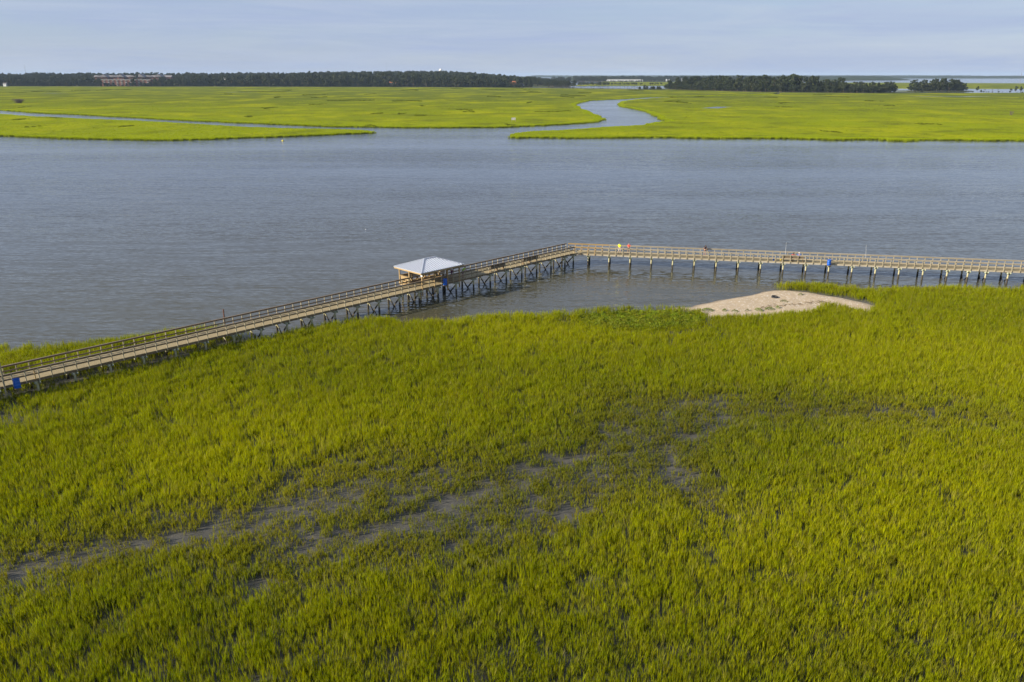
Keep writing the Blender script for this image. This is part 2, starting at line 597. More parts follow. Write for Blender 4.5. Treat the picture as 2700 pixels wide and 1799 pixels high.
def pile_mat():
    m, nt, out = new_mat('pile_timber')
    p = pos(nt)
    sx = N(nt, 'ShaderNodeSeparateXYZ'); nt.links.new(p, sx.inputs[0])
    n = noise_node(nt, p, 3.0, 5, 0.6)
    ad = N(nt, 'ShaderNodeMath', operation='MULTIPLY_ADD')
    nt.links.new(n.outputs['Fac'], ad.inputs[0]); ad.inputs[1].default_value = 0.5
    nt.links.new(sx.outputs['Z'], ad.inputs[2])
    tide = ramp(nt, ad.outputs[0], [(0.95, 0.0), (1.35, 1.0)])
    dry = mixc(nt, n.outputs['Fac'], (0.36, 0.33, 0.17), (0.50, 0.47, 0.30))
    wetc = mixc(nt, n.outputs['Fac'], (0.030, 0.026, 0.020), (0.085, 0.072, 0.050))   # tide-stained, weed and barnacles
    principled(nt, out, mixc(nt, tide, wetc, dry), 0.75, 0.3, bump=n.outputs['Fac'], bump_d=0.03)
    return m
M_PILE = pile_mat()
M_BEAM = wood_mat('treated_cap_beam', (0.42, 0.46, 0.34), (0.55, 0.58, 0.44), (0.30, 0.31, 0.22), (1, 1, 1))
M_ROOF = simple_mat('white_metal_roof', (0.50, 0.53, 0.59), 0.38, 0.5, 0.25, 0.04, 2.0)
M_BLUE = simple_mat('blue_plastic', (0.008, 0.095, 0.46), 0.32, 0.5, 0, 0.08, 4.0)
M_WHITE = simple_mat('white_paint', (0.78, 0.78, 0.76), 0.5, 0.4, 0, 0.04, 3.0)
M_DARK = simple_mat('black_rubber', (0.03, 0.03, 0.032), 0.7, 0.3, 0, 0.2, 8.0)
M_RUST = simple_mat('rusty_iron', (0.13, 0.06, 0.04), 0.8, 0.3, 0, 0.3, 6.0)
M_BRICK = simple_mat('red_brick', (0.20, 0.098, 0.075), 0.9, 0.1, 0, 0.15, 0.3)
M_SLATE = simple_mat('grey_shingle', (0.21, 0.195, 0.20), 0.85, 0.2, 0, 0.1, 0.2)
M_ORANGE = simple_mat('orange_tile', (0.42, 0.16, 0.08), 0.85, 0.2, 0, 0.15, 0.3)
M_WINDOW = simple_mat('window_glass', (0.05, 0.06, 0.075), 0.15, 0.6, 0, 0.1, 0.5)
M_ROAD = simple_mat('pale_asphalt', (0.20, 0.19, 0.17), 0.9, 0.2, 0, 0.1, 0.1)

def leaf_mat(name, c1, c2):
    m, nt, out = new_mat(name)
    n = noise_node(nt, pos(nt), 0.25, 4, 0.6)
    c = mixc(nt, n.outputs['Fac'], c1, c2)
    c = mixc(nt, objrand(nt), c, tuple(x * 0.7 for x in c2))
    principled(nt, out, c, 0.75, 0.15)
    return m
M_PINE = leaf_mat('pine_needles', (0.010, 0.020, 0.008), (0.042, 0.054, 0.018))
M_OAK = leaf_mat('live_oak_leaves', (0.014, 0.024, 0.010), (0.052, 0.060, 0.022))
M_PALM = leaf_mat('palm_fronds', (0.075, 0.085, 0.03), (0.12, 0.115, 0.04))
M_BARK = simple_mat('tree_bark', (0.14, 0.105, 0.075), 0.9, 0.1, 0, 0.2, 0.8)

# ------------------------------------------------------------------ the place: coordinates in metres
SHORE_LEFT = [(-75.0, 80.0), (-59.3, 83.4), (-58.2, 85.8), (-56.1, 84.5), (-55.8, 86.1), (-53.1, 86.6), (-50.4, 87.3), (-46.5, 88.4),
              (-43.7, 90.0), (-41.5, 91.3), (-39.3, 92.4), (-37.0, 93.6), (-35.3, 93.4), (-33.0, 91.8)]
SHORE_MID = [(-30.1, 90.3), (-28.0, 91.0), (-25.6, 92.6), (-24.5, 94.2), (-22.4, 95.3), (-20.6, 96.0), (-18.4, 97.0), (-16.4, 96.9),
             (-13.9, 96.6), (-12.0, 96.2), (-9.2, 95.6), (-7.3, 96.4), (-4.7, 97.9), (-2.0, 99.0), (0.7, 98.8), (3.5, 99.3), (7.6, 100.6),
             (12.0, 101.5), (14.8, 102.0), (17.6, 102.0), (19.3, 101.8)]
BEACH_WATER = [(19.8, 103.0), (21.4, 103.3), (24.3, 103.8), (26.8, 105.5), (29.5, 107.3), (32.0, 108.7), (33.9, 110.1), (36.6, 111.8), (38.6, 112.6)]
SPIT = [(37.9, 113.2), (40.4, 114.8), (43.4, 115.2), (47.5, 114.1), (50.6, 113.4), (50.9, 111.8), (54.2, 111.6), (57.9, 112.3),
        (63.7, 113.0), (69.5, 113.4), (71.2, 112.5), (71.8, 111.4), (75.0, 113.4), (80.3, 113.0), (96.0, 112.0), (140.0, 108.0)]
MARSH = [(-150.0, 60.0), (-110.0, 72.0)] + SHORE_LEFT + SHORE_MID + BEACH_WATER + SPIT + [(150.0, 2.0), (-150.0, 2.0)]
BEACH = BEACH_WATER + [(40.2, 113.0), (41.4, 112.3), (43.6, 110.9), (46.6, 108.8), (48.8, 106.2), (49.8, 104.1), (48.4, 101.3), (46.6, 100.0), (44.6, 101.3),
                       (43.4, 102.8), (42.2, 103.0), (40.2, 100.2), (37.0, 99.5), (34.1, 98.3), (31.1, 97.8), (29.0, 97.4), (26.5, 97.1),
                       (24.9, 97.6), (24.3, 99.4), (23.3, 100.4), (22.1, 101.1), (20.8, 101.9)]
MUD_LINES = [([(-36.0, 40.8), (-33.0, 41.9), (-29.9, 43.5), (-28.3, 44.5), (-25.5, 45.4), (-23.7, 46.5), (-21.5, 47.4), (-18.7, 48.4), (-16.9, 49.3), (-15.1, 50.7), (-12.6, 51.8)], 1.0),
             ([(-42.0, 39.0), (-33.0, 42.0), (-26.0, 45.2), (-20.0, 47.8)], 1.05),
             ([(-14.1, 45.6), (-11.9, 46.3), (-9.6, 47.4), (-7.2, 49.4), (-4.7, 51.2), (-1.4, 54.0), (1.5, 56.2), (4.6, 58.5), (6.6, 59.5)], 0.55),
             ([(12.5, 60.9), (12.3, 57.5), (12.7, 53.8), (13.3, 52.6)], 0.6),
             ([(12.5, 61.0), (14.0, 62.0), (16.2, 63.1), (19.3, 65.1), (21.0, 66.3)], 0.5),
             ([(1.3, 49.1), (3.5, 49.6), (4.9, 50.2)], 0.5),
             ([(29.6, 67.2), (33.3, 67.6), (37.0, 68.0)], 0.35),
             ([(-18.7, 48.4), (-18.0, 51.5), (-17.3, 54.9), (-15.8, 57.5)], 0.35),
             ([(12.4, 51.0), (14.3, 49.9), (15.4, 48.9)], 0.35)]
SPARSE = [[(-44.0, 36.5), (-30.0, 42.0), (-20.0, 46.5), (-15.0, 50.0), (-20.0, 50.5), (-30.0, 46.5), (-44.0, 41.5)],
          [(-20.0, 46.0), (-17.3, 54.9), (-9.3, 58.8), (-1.5, 58.1), (4.8, 60.2), (9.6, 68.9), (16.4, 70.8), (21.5, 68.0), (18.0, 62.4), (14.6, 57.5),
           (14.7, 51.5), (9.9, 52.6), (4.0, 48.4), (-1.3, 46.0), (-8.5, 43.9), (-14.0, 42.7)],
          [(9.1, 70.8), (20.1, 70.8), (30.6, 69.8), (41.0, 68.9), (43.1, 66.3), (32.4, 65.5), (22.4, 66.3), (13.8, 66.3)]]
LOW = [(8.4, 98.6), (12.0, 100.0), (16.7, 100.6), (20.1, 101.0), (23.1, 99.1), (24.3, 97.2), (23.0, 94.6), (18.0, 93.2), (12.9, 93.4), (9.2, 95.4)]
LOW2 = [(-62.0, 76.0), (-55.0, 78.0), (-50.0, 79.0), (-48.5, 76.0), (-52.0, 72.0), (-62.0, 66.0)]

# boardwalk frame: A = axis of the left leg, B = axis of the right leg, both from the elbow
O = np.array([10.2, 129.8])
A = np.array([0.70106, 0.71310]); AN = np.array([0.71310, -0.70106])     # AN points to the camera side
B = np.array([0.98182, -0.18984]); BN = np.array([-0.18984, -0.98182])
AZA = math.atan2(A[1], A[0]); AZB = math.atan2(B[1], B[0])
DECK_Z = 2.0
W = 2.75
LT0, LT1 = -94.0, 0.0
RT1 = 80.0
def LP(t, p, z=0.0):
    q = O + A * t + AN * p
    return (float(q[0]), float(q[1]), z)
def RP(t, p, z=0.0):
    q = O + B * t + BN * p
    return (float(q[0]), float(q[1]), z)

# ------------------------------------------------------------------ ground and water
def mudness(x, y):
    m = np.zeros(x.shape)
    wob = 0.6 + 0.9 * fbm(x * 0.35, y * 0.35, 5)
    for line, r in MUD_LINES:
        m = np.maximum(m, 1 - sstep(r * 0.2, r * 3.4, seg_dist(x, y, line) * 1.35 / wob))
    return m
def sparseness(x, y):
    s = np.zeros(x.shape)
    for poly in SPARSE:
        s = np.maximum(s, sstep(-4.5, 2.5, sdist(x, y, poly) + 4.0 * (fbm(x * 0.2, y * 0.2, 9) - 0.5)))
    return s
def terrain_z(x, y):
    d = sdist(x, y, MARSH)
    d = d + 0.8 * (fbm(x * 0.5, y * 0.5, 3) - 0.5)
    z = np.where(d > 0, 0.03 + 0.27 * sstep(0, 3.0, d), np.maximum(-2.0, 0.03 + 0.16 * d))
    z = z + np.where(d > 1, 0.10 * (fbm(x * 0.7, y * 0.7, 21) - 0.5), 0)
    z = z - 0.12 * mudness(x, y)
    z = z - 0.9 * sstep(0.2, 2.2, sdist(x, y, BEACH))
    return z
o = link('marsh_ground', grid_mesh('marsh_ground', np.arange(-150, 151, 1.0), np.arange(2, 150, 1.0), terrain_z, M_MUD))
tag(o, 'grey brown tidal mud under the near marsh grass', 'ground', kind='structure')

def beach_z(x, y):
    d = sdist(x, y, BEACH) + 1.2 * (fbm(x * 0.35, y * 0.35, 33) - 0.5)
    return -0.20 + 0.62 * sstep(-2.2, 2.2, d) + 0.07 * (fbm(x * 0.6, y * 0.6, 31) - 0.5)
o = link('beach', grid_mesh('beach', np.arange(16, 54, 0.4), np.arange(93, 117, 0.4), beach_z, M_SAND, keep=lambda x, y: sdist(x, y, BEACH) > -2.2))
tag(o, 'pale shell sand beach between the near marsh and the grassy spit', 'beach', kind='structure')

S = 16000.0
o = link('river_water', mesh_np('river_water', [(-S, -300, 0), (S, -300, 0), (S, 2 * S, 0), (-S, 2 * S, 0)], [(0, 1, 2, 3)], M_WATER))
tag(o, 'wide grey blue tidal river with wind ripples', 'water', kind='structure')
o = link('river_bed', mesh_np('river_bed', [(-S, -300, -2.2), (S, -300, -2.2), (S, 2 * S, -2.2), (-S, 2 * S, -2.2)], [(0, 1, 2, 3)], M_MUD))
tag(o, 'mud bed below the tidal river', 'river bed', kind='structure')

# ------------------------------------------------------------------ cordgrass
def tuft_mesh(name, seed, shoots=12, rad=0.45, hgt=1.0, leaf_w=0.019, leaves=5, spread=0.13, dry=0.10, lean=0.06):
    """a handful of separate upright shoots, each a stem with leaves held close"""
    r = random.Random(seed)
    v, f, bl, tn = [], [], [], []
    for s in range(shoots):
        a = r.uniform(0, 2 * math.pi)
        q = rad * math.sqrt(r.random())
        bx, by = q * math.cos(a), q * math.sin(a)
        H = hgt * r.uniform(0.70, 1.12)
        tl = Vector((r.gauss(0, lean), r.gauss(0, lean), 1)).normalized()
        dr = 1.0 if r.random() < dry * 0.4 else r.uniform(0, dry)
        tone = r.uniform(0.78, 1.22)
        for k in range(leaves):
            z0 = H * (0.05 + 0.50 * k / leaves) if k else 0.0
            az = r.uniform(0, 2 * math.pi)
            out = Vector((math.cos(az), math.sin(az), 0))
            L = (H - z0) * r.uniform(0.78, 1.05)
            sp = spread * r.uniform(0.4, 1.5) * (0.3 if k == 0 else 1.0)
            p0 = Vector((bx, by, 0)) + tl * z0
            p1 = p0 + tl * (L * 0.55) + out * (L * sp * 0.45)
            p2 = p0 + tl * (L * (1.0 - 0.25 * sp)) + out * (L * sp)
            wd = Vector((-math.sin(az), math.cos(az), 0))
            ph = r.uniform(0, math.pi)
            wd = (wd * math.cos(ph) + out * math.sin(ph))
            w = leaf_w * r.uniform(0.7, 1.3)
            b = len(v)
            v += [p0 - wd * w * 0.45, p0 + wd * w * 0.45, p1 - wd * w * 0.5, p1 + wd * w * 0.5, p2]
            f += [(b, b + 1, b + 3, b + 2), (b + 2, b + 3, b + 4)]
            bl += [dr] * 5
            tn += [tone * r.uniform(0.9, 1.1)] * 5
    me = mesh_np(name, v, f, M_GRASS)
    at = me.attributes.new('blade', 'FLOAT', 'POINT')
    at.data.foreach_set('value', bl)
    at = me.attributes.new('tone', 'FLOAT', 'POINT')
    at.data.foreach_set('value', tn)
    return me

def bush_mesh(name, seed, n=170, rad=0.5, h=0.42, lw=0.05, mat=None):
    r = random.Random(seed)
    v, f, bl = [], [], []
    for i in range(n):
        a = r.uniform(0, 2 * math.pi); q = rad * math.sqrt(r.random())
        z = h * (1 - (q / rad) ** 2) * r.uniform(0.5, 1.1) + 0.03
        c = Vector((q * math.cos(a), q * math.sin(a), z))
        u = Vector((r.gauss(0, 1), r.gauss(0, 1), r.gauss(0, 0.6))).normalized()
        w = u.orthogonal().normalized()
        s = lw * r.uniform(0.6, 1.3)
        b = len(v)
        v += [c - u * s, c - w * s * 0.5, c + u * s, c + w * s * 0.5]
        f.append((b, b + 1, b + 2, b + 3))
        bl += [r.uniform(0, 0.3)] * 4
    me = mesh_np(name, v, f, mat or M_BUSH)
    at = me.attributes.new('blade', 'FLOAT', 'POINT'); at.data.foreach_set('value', bl)
    at = me.attributes.new('tone', 'FLOAT', 'POINT'); at.data.foreach_set('value', [r.uniform(0.8, 1.2) for _ in bl])
    return me

TUFTS = [source('tuft_source', tuft_mesh('cordgrass_tuft', 100 + i)) for i in range(10)]
SHORTS = [source('short_tuft_source', tuft_mesh('short_cordgrass_tuft', 200 + i, shoots=7, rad=0.6, leaf_w=0.018, leaves=4, spread=0.15, dry=0.40, lean=0.10)) for i in range(6)]
BUSHES = [source('saltwort_source', bush_mesh('saltwort_clump', 300 + i)) for i in range(4)]

def half_width(y):
    return 0.643 * (y * 0.9485 + 9.5) + 7.0

def near_field():
    dens = 9.5
    y0, y1 = 29.0, 117.0
    xm = half_width(y1)
    n = int((y1 - y0) * 2 * xm * dens)
    x = RNG.uniform(-xm, xm, n); y = RNG.uniform(y0, y1, n)
    k = np.abs(x) < half_width(y)
    x, y = x[k], y[k]
    d = sdist(x, y, MARSH) + 0.9 * (fbm(x * 0.6, y * 0.6, 41) - 0.5)
    k = d > 0.0
    x, y, d = x[k], y[k], d[k]
    db = sdist(x, y, BEACH)
    edge_n = 0.8 * (fbm(x * 0.9, y * 0.9, 43) - 0.5)
    mud = mudness(x, y); sp = sparseness(x, y)
    clump = fbm(x * 1.25, y * 0.8, 51, 3)
    patch = fbm(x * 0.12, y * 0.12, 52, 3)
    # grass thins below the deck, and beside it to stand in for its shade
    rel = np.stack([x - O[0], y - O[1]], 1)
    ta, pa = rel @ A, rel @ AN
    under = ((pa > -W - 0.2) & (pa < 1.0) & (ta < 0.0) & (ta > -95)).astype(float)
    bare_end = np.exp(-(((x + 46.0) / 4.5) ** 2 + ((y - 66.5) / 2.2) ** 2))
    low = np.maximum(sstep(-0.6, 0.6, sdist(x, y, LOW) + edge_n), sstep(-1.0, 1.0, sdist(x, y, LOW2) + 3 * edge_n))
    keep = (1 - 0.48 * sp) * (1 - 0.64 * mud) * (0.66 + 0.45 * sstep(0.30, 0.62, clump)) * (0.80 + 0.35 * patch)
    keep *= np.where(db + 2.2 * edge_n > 0.15, 0.0, 1.0)
    keep *= np.where(seg_dist(x, y, BEACH_WATER[1:-1]) < 2.2, 0.0, 1.0)
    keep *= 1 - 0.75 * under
    keep *= 1 - 0.9 * bare_end
    keep *= 1 - 0.96 * low
    keep *= np.where(d < 1.5, 0.55, 1.0)
    keep *= np.interp(y, [30, 60, 110], [1.0, 0.95, 0.85])
    k = RNG.random(len(x)) < keep
    x, y, d, sp, mud, clump, patch = [q[k] for q in (x, y, d, sp, mud, clump, patch)]
    ta, pa = ta[k], pa[k]
    n = len(x)
    h = 0.86 + 0.22 * sstep(0.28, 0.68, clump) * (0.6 + 0.8 * patch) + RNG.normal(0, 0.04, n)
    h *= 1 - 0.48 * sp - 0.22 * mud * (1 - 0.5 * sp)
    edge = 1 - sstep(0.5, 4.0, d)
    h *= 1 + 0.22 * edge
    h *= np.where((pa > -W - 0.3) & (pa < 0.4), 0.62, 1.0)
    h *= 1 - 0.45 * (1 - sstep(0.0, 4.5, seg_dist(x, y, [(8.5, 94.5), (13.0, 92.0), (18.5, 91.6), (24.0, 93.5)])))
    h = np.clip(h, 0.25, 1.45)
    wd = RNG.uniform(0.9, 1.15, n)
    z = terrain_z(x, y) - 0.03
    P = np.stack([x, y, z], 1)
    swx = 0.38 * (fbm(x * 0.11, y * 0.11, 63, 2) - 0.5); swy = 0.38 * (fbm(x * 0.11 + 9, y * 0.11, 64, 2) - 0.5)
    rot = np.stack([swx + RNG.normal(0.0, 0.03, n), 0.05 + swy + RNG.normal(0.0, 0.03, n), RNG.uniform(0, 6.28, n)], 1)
    scl = np.stack([wd, wd, h], 1)
    big = fbm(x * 0.05 + 3, y * 0.05, 61, 3)
    t = np.clip((big - 0.35) / 0.3, 0, 1) * 0.55 + 0.12
    for gx, gy, rx, ry, am in ((24, 50, 15, 10, 0.55), (-21, 57, 9, 9, 0.40), (0, 86, 26, 9, 0.38), (55, 88, 22, 14, 0.30), (-30, 70, 12, 8, 0.2), (15, 60, 12, 9, -0.15), (-18, 36, 10, 5, -0.25), (4, 36, 16, 5, -0.12)):
        t = t + am * np.exp(-((x - gx) / rx) ** 2 - ((y - gy) / ry) ** 2)          # brighter and darker stretches of the marsh
    t = np.clip(t, 0, 1.1)
    tr = 0.80 + 0.44 * t + RNG.normal(0, 0.035, n)
    tg = 0.84 + 0.36 * t + RNG.normal(0, 0.03, n)
    tb = 0.9 + 0.5 * RNG.random(n)
    olive = np.clip(sp * 0.9 + 0.4 * mud, 0, 1)
    tr = tr * (1 - 0.18 * olive); tg = tg * (1 - 0.24 * olive); tb = tb * (1 + 4.0 * olive)
    tint = np.stack([tr, tg, tb], 1)
    short = (sp + 0.6 * mud + 0.25 * RNG.random(n) > 0.55)
    return P, rot, scl, tint, short

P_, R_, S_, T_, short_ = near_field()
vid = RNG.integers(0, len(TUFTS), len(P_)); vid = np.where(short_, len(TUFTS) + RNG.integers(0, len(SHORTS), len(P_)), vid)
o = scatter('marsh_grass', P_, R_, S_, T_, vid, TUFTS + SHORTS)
tag(o, 'tall yellow green cordgrass covering the near marsh', 'grass', kind='stuff')

def low_plants():
    out = []
    for poly, n, hs in ((LOW, 1300, 1.0), (LOW2, 700, 0.9)):
        xs = [p[0] for p in poly]; ys = [p[1] for p in poly]
        x = RNG.uniform(min(xs), max(xs), n * 2); y = RNG.uniform(min(ys), max(ys), n * 2)
        k = (sdist(x, y, poly) + 0.8 * (fbm(x, y, 71) - 0.5) > -0.2) & (fbm(x * 0.8, y * 0.8, 73) > 0.33)
        rel = np.stack([x - O[0], y - O[1]], 1)
        pa = rel @ AN
        k &= ~((pa > -W - 0.2) & (pa < 0.2))
        out.append(np.stack([x[k], y[k], np.full(k.sum(), hs)], 1))
    a = np.concatenate(out)
    n = len(a)
    P = np.stack([a[:, 0], a[:, 1], np.maximum(terrain_z(a[:, 0], a[:, 1]), beach_z(a[:, 0], a[:, 1])) - 0.02], 1)
    rot = np.stack([np.zeros(n), np.zeros(n), RNG.uniform(0, 6.28, n)], 1)
    s = RNG.uniform(0.7, 1.5, n)
    scl = np.stack([s, s, s * RNG.uniform(0.7, 1.2, n)], 1)
    tint = np.stack([RNG.uniform(0.85, 1.1, n), RNG.uniform(0.85, 1.1, n), RNG.uniform(0.7, 1.5, n)], 1)
    return P, rot, scl, tint, RNG.integers(0, len(BUSHES), n)
o = scatter('saltwort_mat', *low_plants(), BUSHES)
tag(o, 'low bright green saltwort carpet at the head of the beach and beside the boardwalk', 'ground cover', kind='stuff')

# ------------------------------------------------------------------ boardwalk
boardwalk = empty('boardwalk', LP(-40, -W / 2, 0), 'long weathered timber fishing boardwalk on piles, turning at an elbow over the river', 'boardwalk')
def place(o, par, root, loc, rot):
    """put a part (child of root) or a sub-part (child of a part) at a world place"""
    o.parent = par
    Mw = Matrix.LocRotScale(Vector(loc), Matrix.Identity(3) if rot is None else Euler(rot).to_matrix(), None)
    Mp = Matrix.Translation(Vector(root.location)) if par is root else WORLD[par.name]
    o.matrix_basis = Mp.inverted() @ Mw
    WORLD[o.name] = Mw
    return o
WORLD = {}
def bw(name, me, loc, rz, parent=None, rot=None):
    o = bpy.data.objects.new(name, me)
    col.objects.link(o)
    return place(o, parent or boardwalk, boardwalk, loc, rot or (0, 0, rz))

def planks(name, t0, t1, PF, az, p0, p1, gap=0.008, pitch=0.145):
    mb = MB()
    n = int((t1 - t0) / pitch)
    R = Matrix.Rotation(az, 3, 'Z')
    for i in range(n):
        t = t0 + (i + 0.5) * pitch
        j = random.uniform(-0.02, 0.02)
        c = PF(t, (p0 + p1) / 2, DECK_Z - 0.02 + random.uniform(-0.003, 0.003))
        mb.box(c, (pitch - gap, abs(p1 - p0) + j, 0.04), R)
    return mb

def deck_part(name, mb, mat):
    base = Vector(boardwalk.location)
    mb.v = [tuple(Vector(p) - base) for p in mb.v]
    o = bpy.data.objects.new(name, mb.mesh(name, mat))
    col.objects.link(o); o.parent = boardwalk
    o['kind'] = 'stuff'
    return o
deck_part('deck_planks', planks('deck_planks', LT0, LT1 - 0.3, LP, AZA, 0.03, -W - 0.03), M_DECK)
deck_part('deck_planks', planks('deck_planks', 0.95, RT1, RP, AZB, 0.03, -W - 0.03), M_DECK)
mbx = MB()   # boards of the elbow, cut to a fan
for i in range(14):
    u = i / 13.0
    a0 = Vector(LP(-0.3, 0.03)).lerp(Vector(RP(0.95, 0.03)), u)
    a1 = Vector(LP(-0.3, -W - 0.03)).lerp(Vector(RP(0.95, -W - 0.03)), u)
    corner = Vector(LP(1.35, -W - 0.03))
    if i in (5, 6, 7, 8):
        a1 = a1.lerp(corner, 0.75)
    elif i in (3, 4, 9, 10):
        a1 = a1.lerp(corner, 0.4)
    m_ = (a0 + a1) / 2; d_ = a1 - a0
    mbx.box((m_.x, m_.y, DECK_Z - 0.022 - 0.001 * (i % 3)), (0.24, d_.length, 0.035), Matrix.Rotation(math.atan2(d_.y, d_.x) - math.pi / 2, 3, 'Z'))
deck_part('deck_planks', mbx, M_DECK)

ME = {}
def box_me(key, size, mat):
    k = (key, tuple(round(s, 3) for s in size), mat.name)
    if k not in ME:
        mb = MB(); mb.box((0, 0, 0), size)
        ME[k] = mb.mesh(key, mat)
    return ME[k]

POST_DT = 1.14
tall_post_t = (-32.27, -30.07, -27.66, -25.42)

def railing_run(PF, az, p, t0, t1, inner, new_from=None, new_to=None, skip=None, cap=None, board=None):
    """one railing: parts = railing (mid rail), with cap boards and posts as sub-parts.  inner=+1/-1: side of the walkway"""
    L = t1 - t0
    cap, board = cap or M_CAP, board or M_RAIL
    c = PF((t0 + t1) / 2, p, DECK_Z + 0.50)
    rail = bw('railing', box_me('mid_rail', (L, 0.04, 0.14), board), c, az)
    t = t0
    while t < t1 - 0.01:
        ln = min(random.choice((3.42, 3.42, 4.56)), t1 - t)
        if t1 - t - ln < 1.0:
            ln = t1 - t
        mid_t = t + ln / 2
        new = new_from is not None and new_from <= mid_t <= new_to
        m = M_NEW if new else cap
        bw('cap_board', box_me('cap_board', (ln - 0.006, 0.19, 0.04), m), PF(mid_t, p, DECK_Z + 1.07 + random.uniform(-0.004, 0.004)), az, rail)
        bw('rail_board', box_me('rail_board', (ln - 0.006, 0.04, 0.15), M_NEW if new else board), PF(mid_t, p, DECK_Z + 0.97), az, rail)
        t += ln
    n = max(1, round(L / POST_DT))
    for i in range(n + 1):
        tp = t0 + L * i / n
        if skip and skip(tp):
            continue
        m = M_NEW if (new_from is not None and new_from <= tp <= new_to) else M_POST
        bw('post', box_me('post', (0.09, 0.09, 1.30), m), PF(tp, p + inner * 0.066, DECK_Z + 0.40 + random.uniform(-0.01, 0.0)), az, rail)
    return rail

near_skip = lambda t: any(abs(t - q) < 0.45 for q in tall_post_t)
railing_run(LP, AZA, 0.0, LT0, -32.4, 1, skip=near_skip)
railing_run(LP, AZA, 0.0, -32.14, -25.52, 1, skip=near_skip)
railing_run(LP, AZA, 0.0, -25.3, 0.0, 1, skip=near_skip)
railing_run(LP, AZA, -W, LT0, -32.4, -1)
railing_run(LP, AZA, -W, -25.2, 1.35, -1)
railing_run(RP, AZB, 0.0, 0.08, RT1, 1, new_from=0.0, new_to=4.5, cap=M_CAP_R, board=M_RAIL_R)
railing_run(RP, AZB, -W, -1.2, RT1, -1, new_from=-2, new_to=5.2, cap=M_CAP_R, board=M_RAIL_R)
rp_ = bw('post', box_me('post_yellow', (0.09, 0.09, 1.05), M_NEW), LP(-80.65, 0.07, DECK_Z + 0.5), AZA)
rp_['label'] = 'newer yellow post nailed between the grey posts'

# rim joists
for PF, az, t0, t1 in ((LP, AZA, LT0, 0.0), (RP, AZB, 0.15, RT1)):
    for p in (-0.02, -W + 0.02):
        t = t0
        while t < t1 - 0.01:
            ln = min(4.88, t1 - t)
            bw('rim_joist', box_me('rim_joist', (ln - 0.005, 0.05, 0.24), M_RAIL if PF is LP else M_CAP_R), PF(t + ln / 2, p, DECK_Z - 0.165), az)
            t += ln

def beam_mesh(L):
    x, y, z = L / 2, 0.035, 0.13
    prof = [(-x, 0.02), (-x, z), (x, z), (x, 0.02), (x - 0.22, -z), (-x + 0.22, -z)]
    v = [(a, -y, b) for a, b in prof] + [(a, y, b) for a, b in prof]
    n = len(prof)
    f = [tuple(range(n)), tuple(range(2 * n - 1, n - 1, -1))]
    for i in range(n):
        j = (i + 1) % n
        f.append((j, i, n + i, n + j))
    return mesh_np('cap_beam', v, f, M_BEAM)
BEAM_ME = beam_mesh(W + 0.75)
def pile_mesh(top, seed):
    r = random.Random(seed)
    v, f = [], []
    n = 12
    zs = [-2.4, -0.2, 0.4, 1.0, top - 0.02, top]
    for k, z in enumerate(zs):
        rr = 0.155 - 0.012 * k if k < 5 else 0.08
        for i in range(n):
            t = 2 * math.pi * i / n
            q = rr * (1 + r.uniform(-0.05, 0.05))
            v.append((q * math.cos(t), q * math.sin(t), z))
    for k in range(len(zs) - 1):
        for i in range(n):
            j = (i + 1) % n
            f.append((k * n + i, k * n + j, (k + 1) * n + j, (k + 1) * n + i))
    f.append(tuple(range((len(zs) - 1) * n, len(zs) * n)))
    return mesh_np('pile', v, f, M_PILE, True)
PILE_ME = [pile_mesh(1.74, i) for i in range(4)]
def brace_mesh():
    mb = MB(); mb.box((0, 0, 0), (3.35, 0.05, 0.20))
    return mb.mesh('brace', M_PILE)
BRACE_ME = brace_mesh()

def bent(PF, az, t, braced):
    c = PF(t, -W / 2, DECK_Z - 0.415)
    azp = az + math.pi / 2
    cb = bw('pile_bent', BEAM_ME, PF(t + 0.19, -W / 2, DECK_Z - 0.415), azp)
    bw('cap_beam', BEAM_ME, PF(t - 0.19, -W / 2, DECK_Z - 0.415), azp, cb)
    for p in (-0.12, -W + 0.12):
        bw('pile', random.choice(PILE_ME), PF(t, p, 0), random.uniform(0, 6), cb)
    if braced:
        ang = math.atan2(2.5, W - 0.25)
        for s, off in ((1, 0.26), (-1, -0.26)):
            # crossed timbers, the crossing just above the water
            bw('brace', BRACE_ME, PF(t + off, -W / 2, 0.34), 0, cb, rot=(0, s * ang, azp))
    return cb

for k in range(27):
    bent(LP, AZA, -2.0 - 3.415 * k, k < 18)
bent(LP, AZA, 0.14, True)
for k in range(17):
    bent(RP, AZB, 2.44 + 3.44 * k, k >= 16)
for t in (60.4, 62.9, 66.0, 69.4, 72.8, 76.2):
    bent(RP, AZB, t, True)

# benches with slatted backs along the near railing
def rail_bench(PF, az, t0, t1):
    L = t1 - t0
    tm = (t0 + t1) / 2
    b = bw('bench', box_me('seat_board', (L, 0.19, 0.04), M_RAIL), PF(tm, -0.30, DECK_Z + 0.46), az)
    bw('seat_board', box_me('seat_board', (L, 0.19, 0.04), M_RAIL), PF(tm, -0.51, DECK_Z + 0.46), az, b)
    for z in (0.62, 0.78, 0.92):
        bw('back_board', box_me('back_board', (L, 0.04, 0.135), M_RAIL), PF(tm, -0.10 + 0.05 * (0.9 - z), DECK_Z + z), az, b)
    for t in (t0 + 0.12, tm, t1 - 0.12):
        bw('bench_leg', box_me('bench_leg', (0.09, 0.40, 0.43), M_RAIL), PF(t, -0.36, DECK_Z + 0.22), az, b)
rail_bench(RP, AZB, 33.0, 36.4)
rail_bench(LP, AZA, -11.9, -8.6)
rail_bench(LP, AZA, -19.0, -16.0)

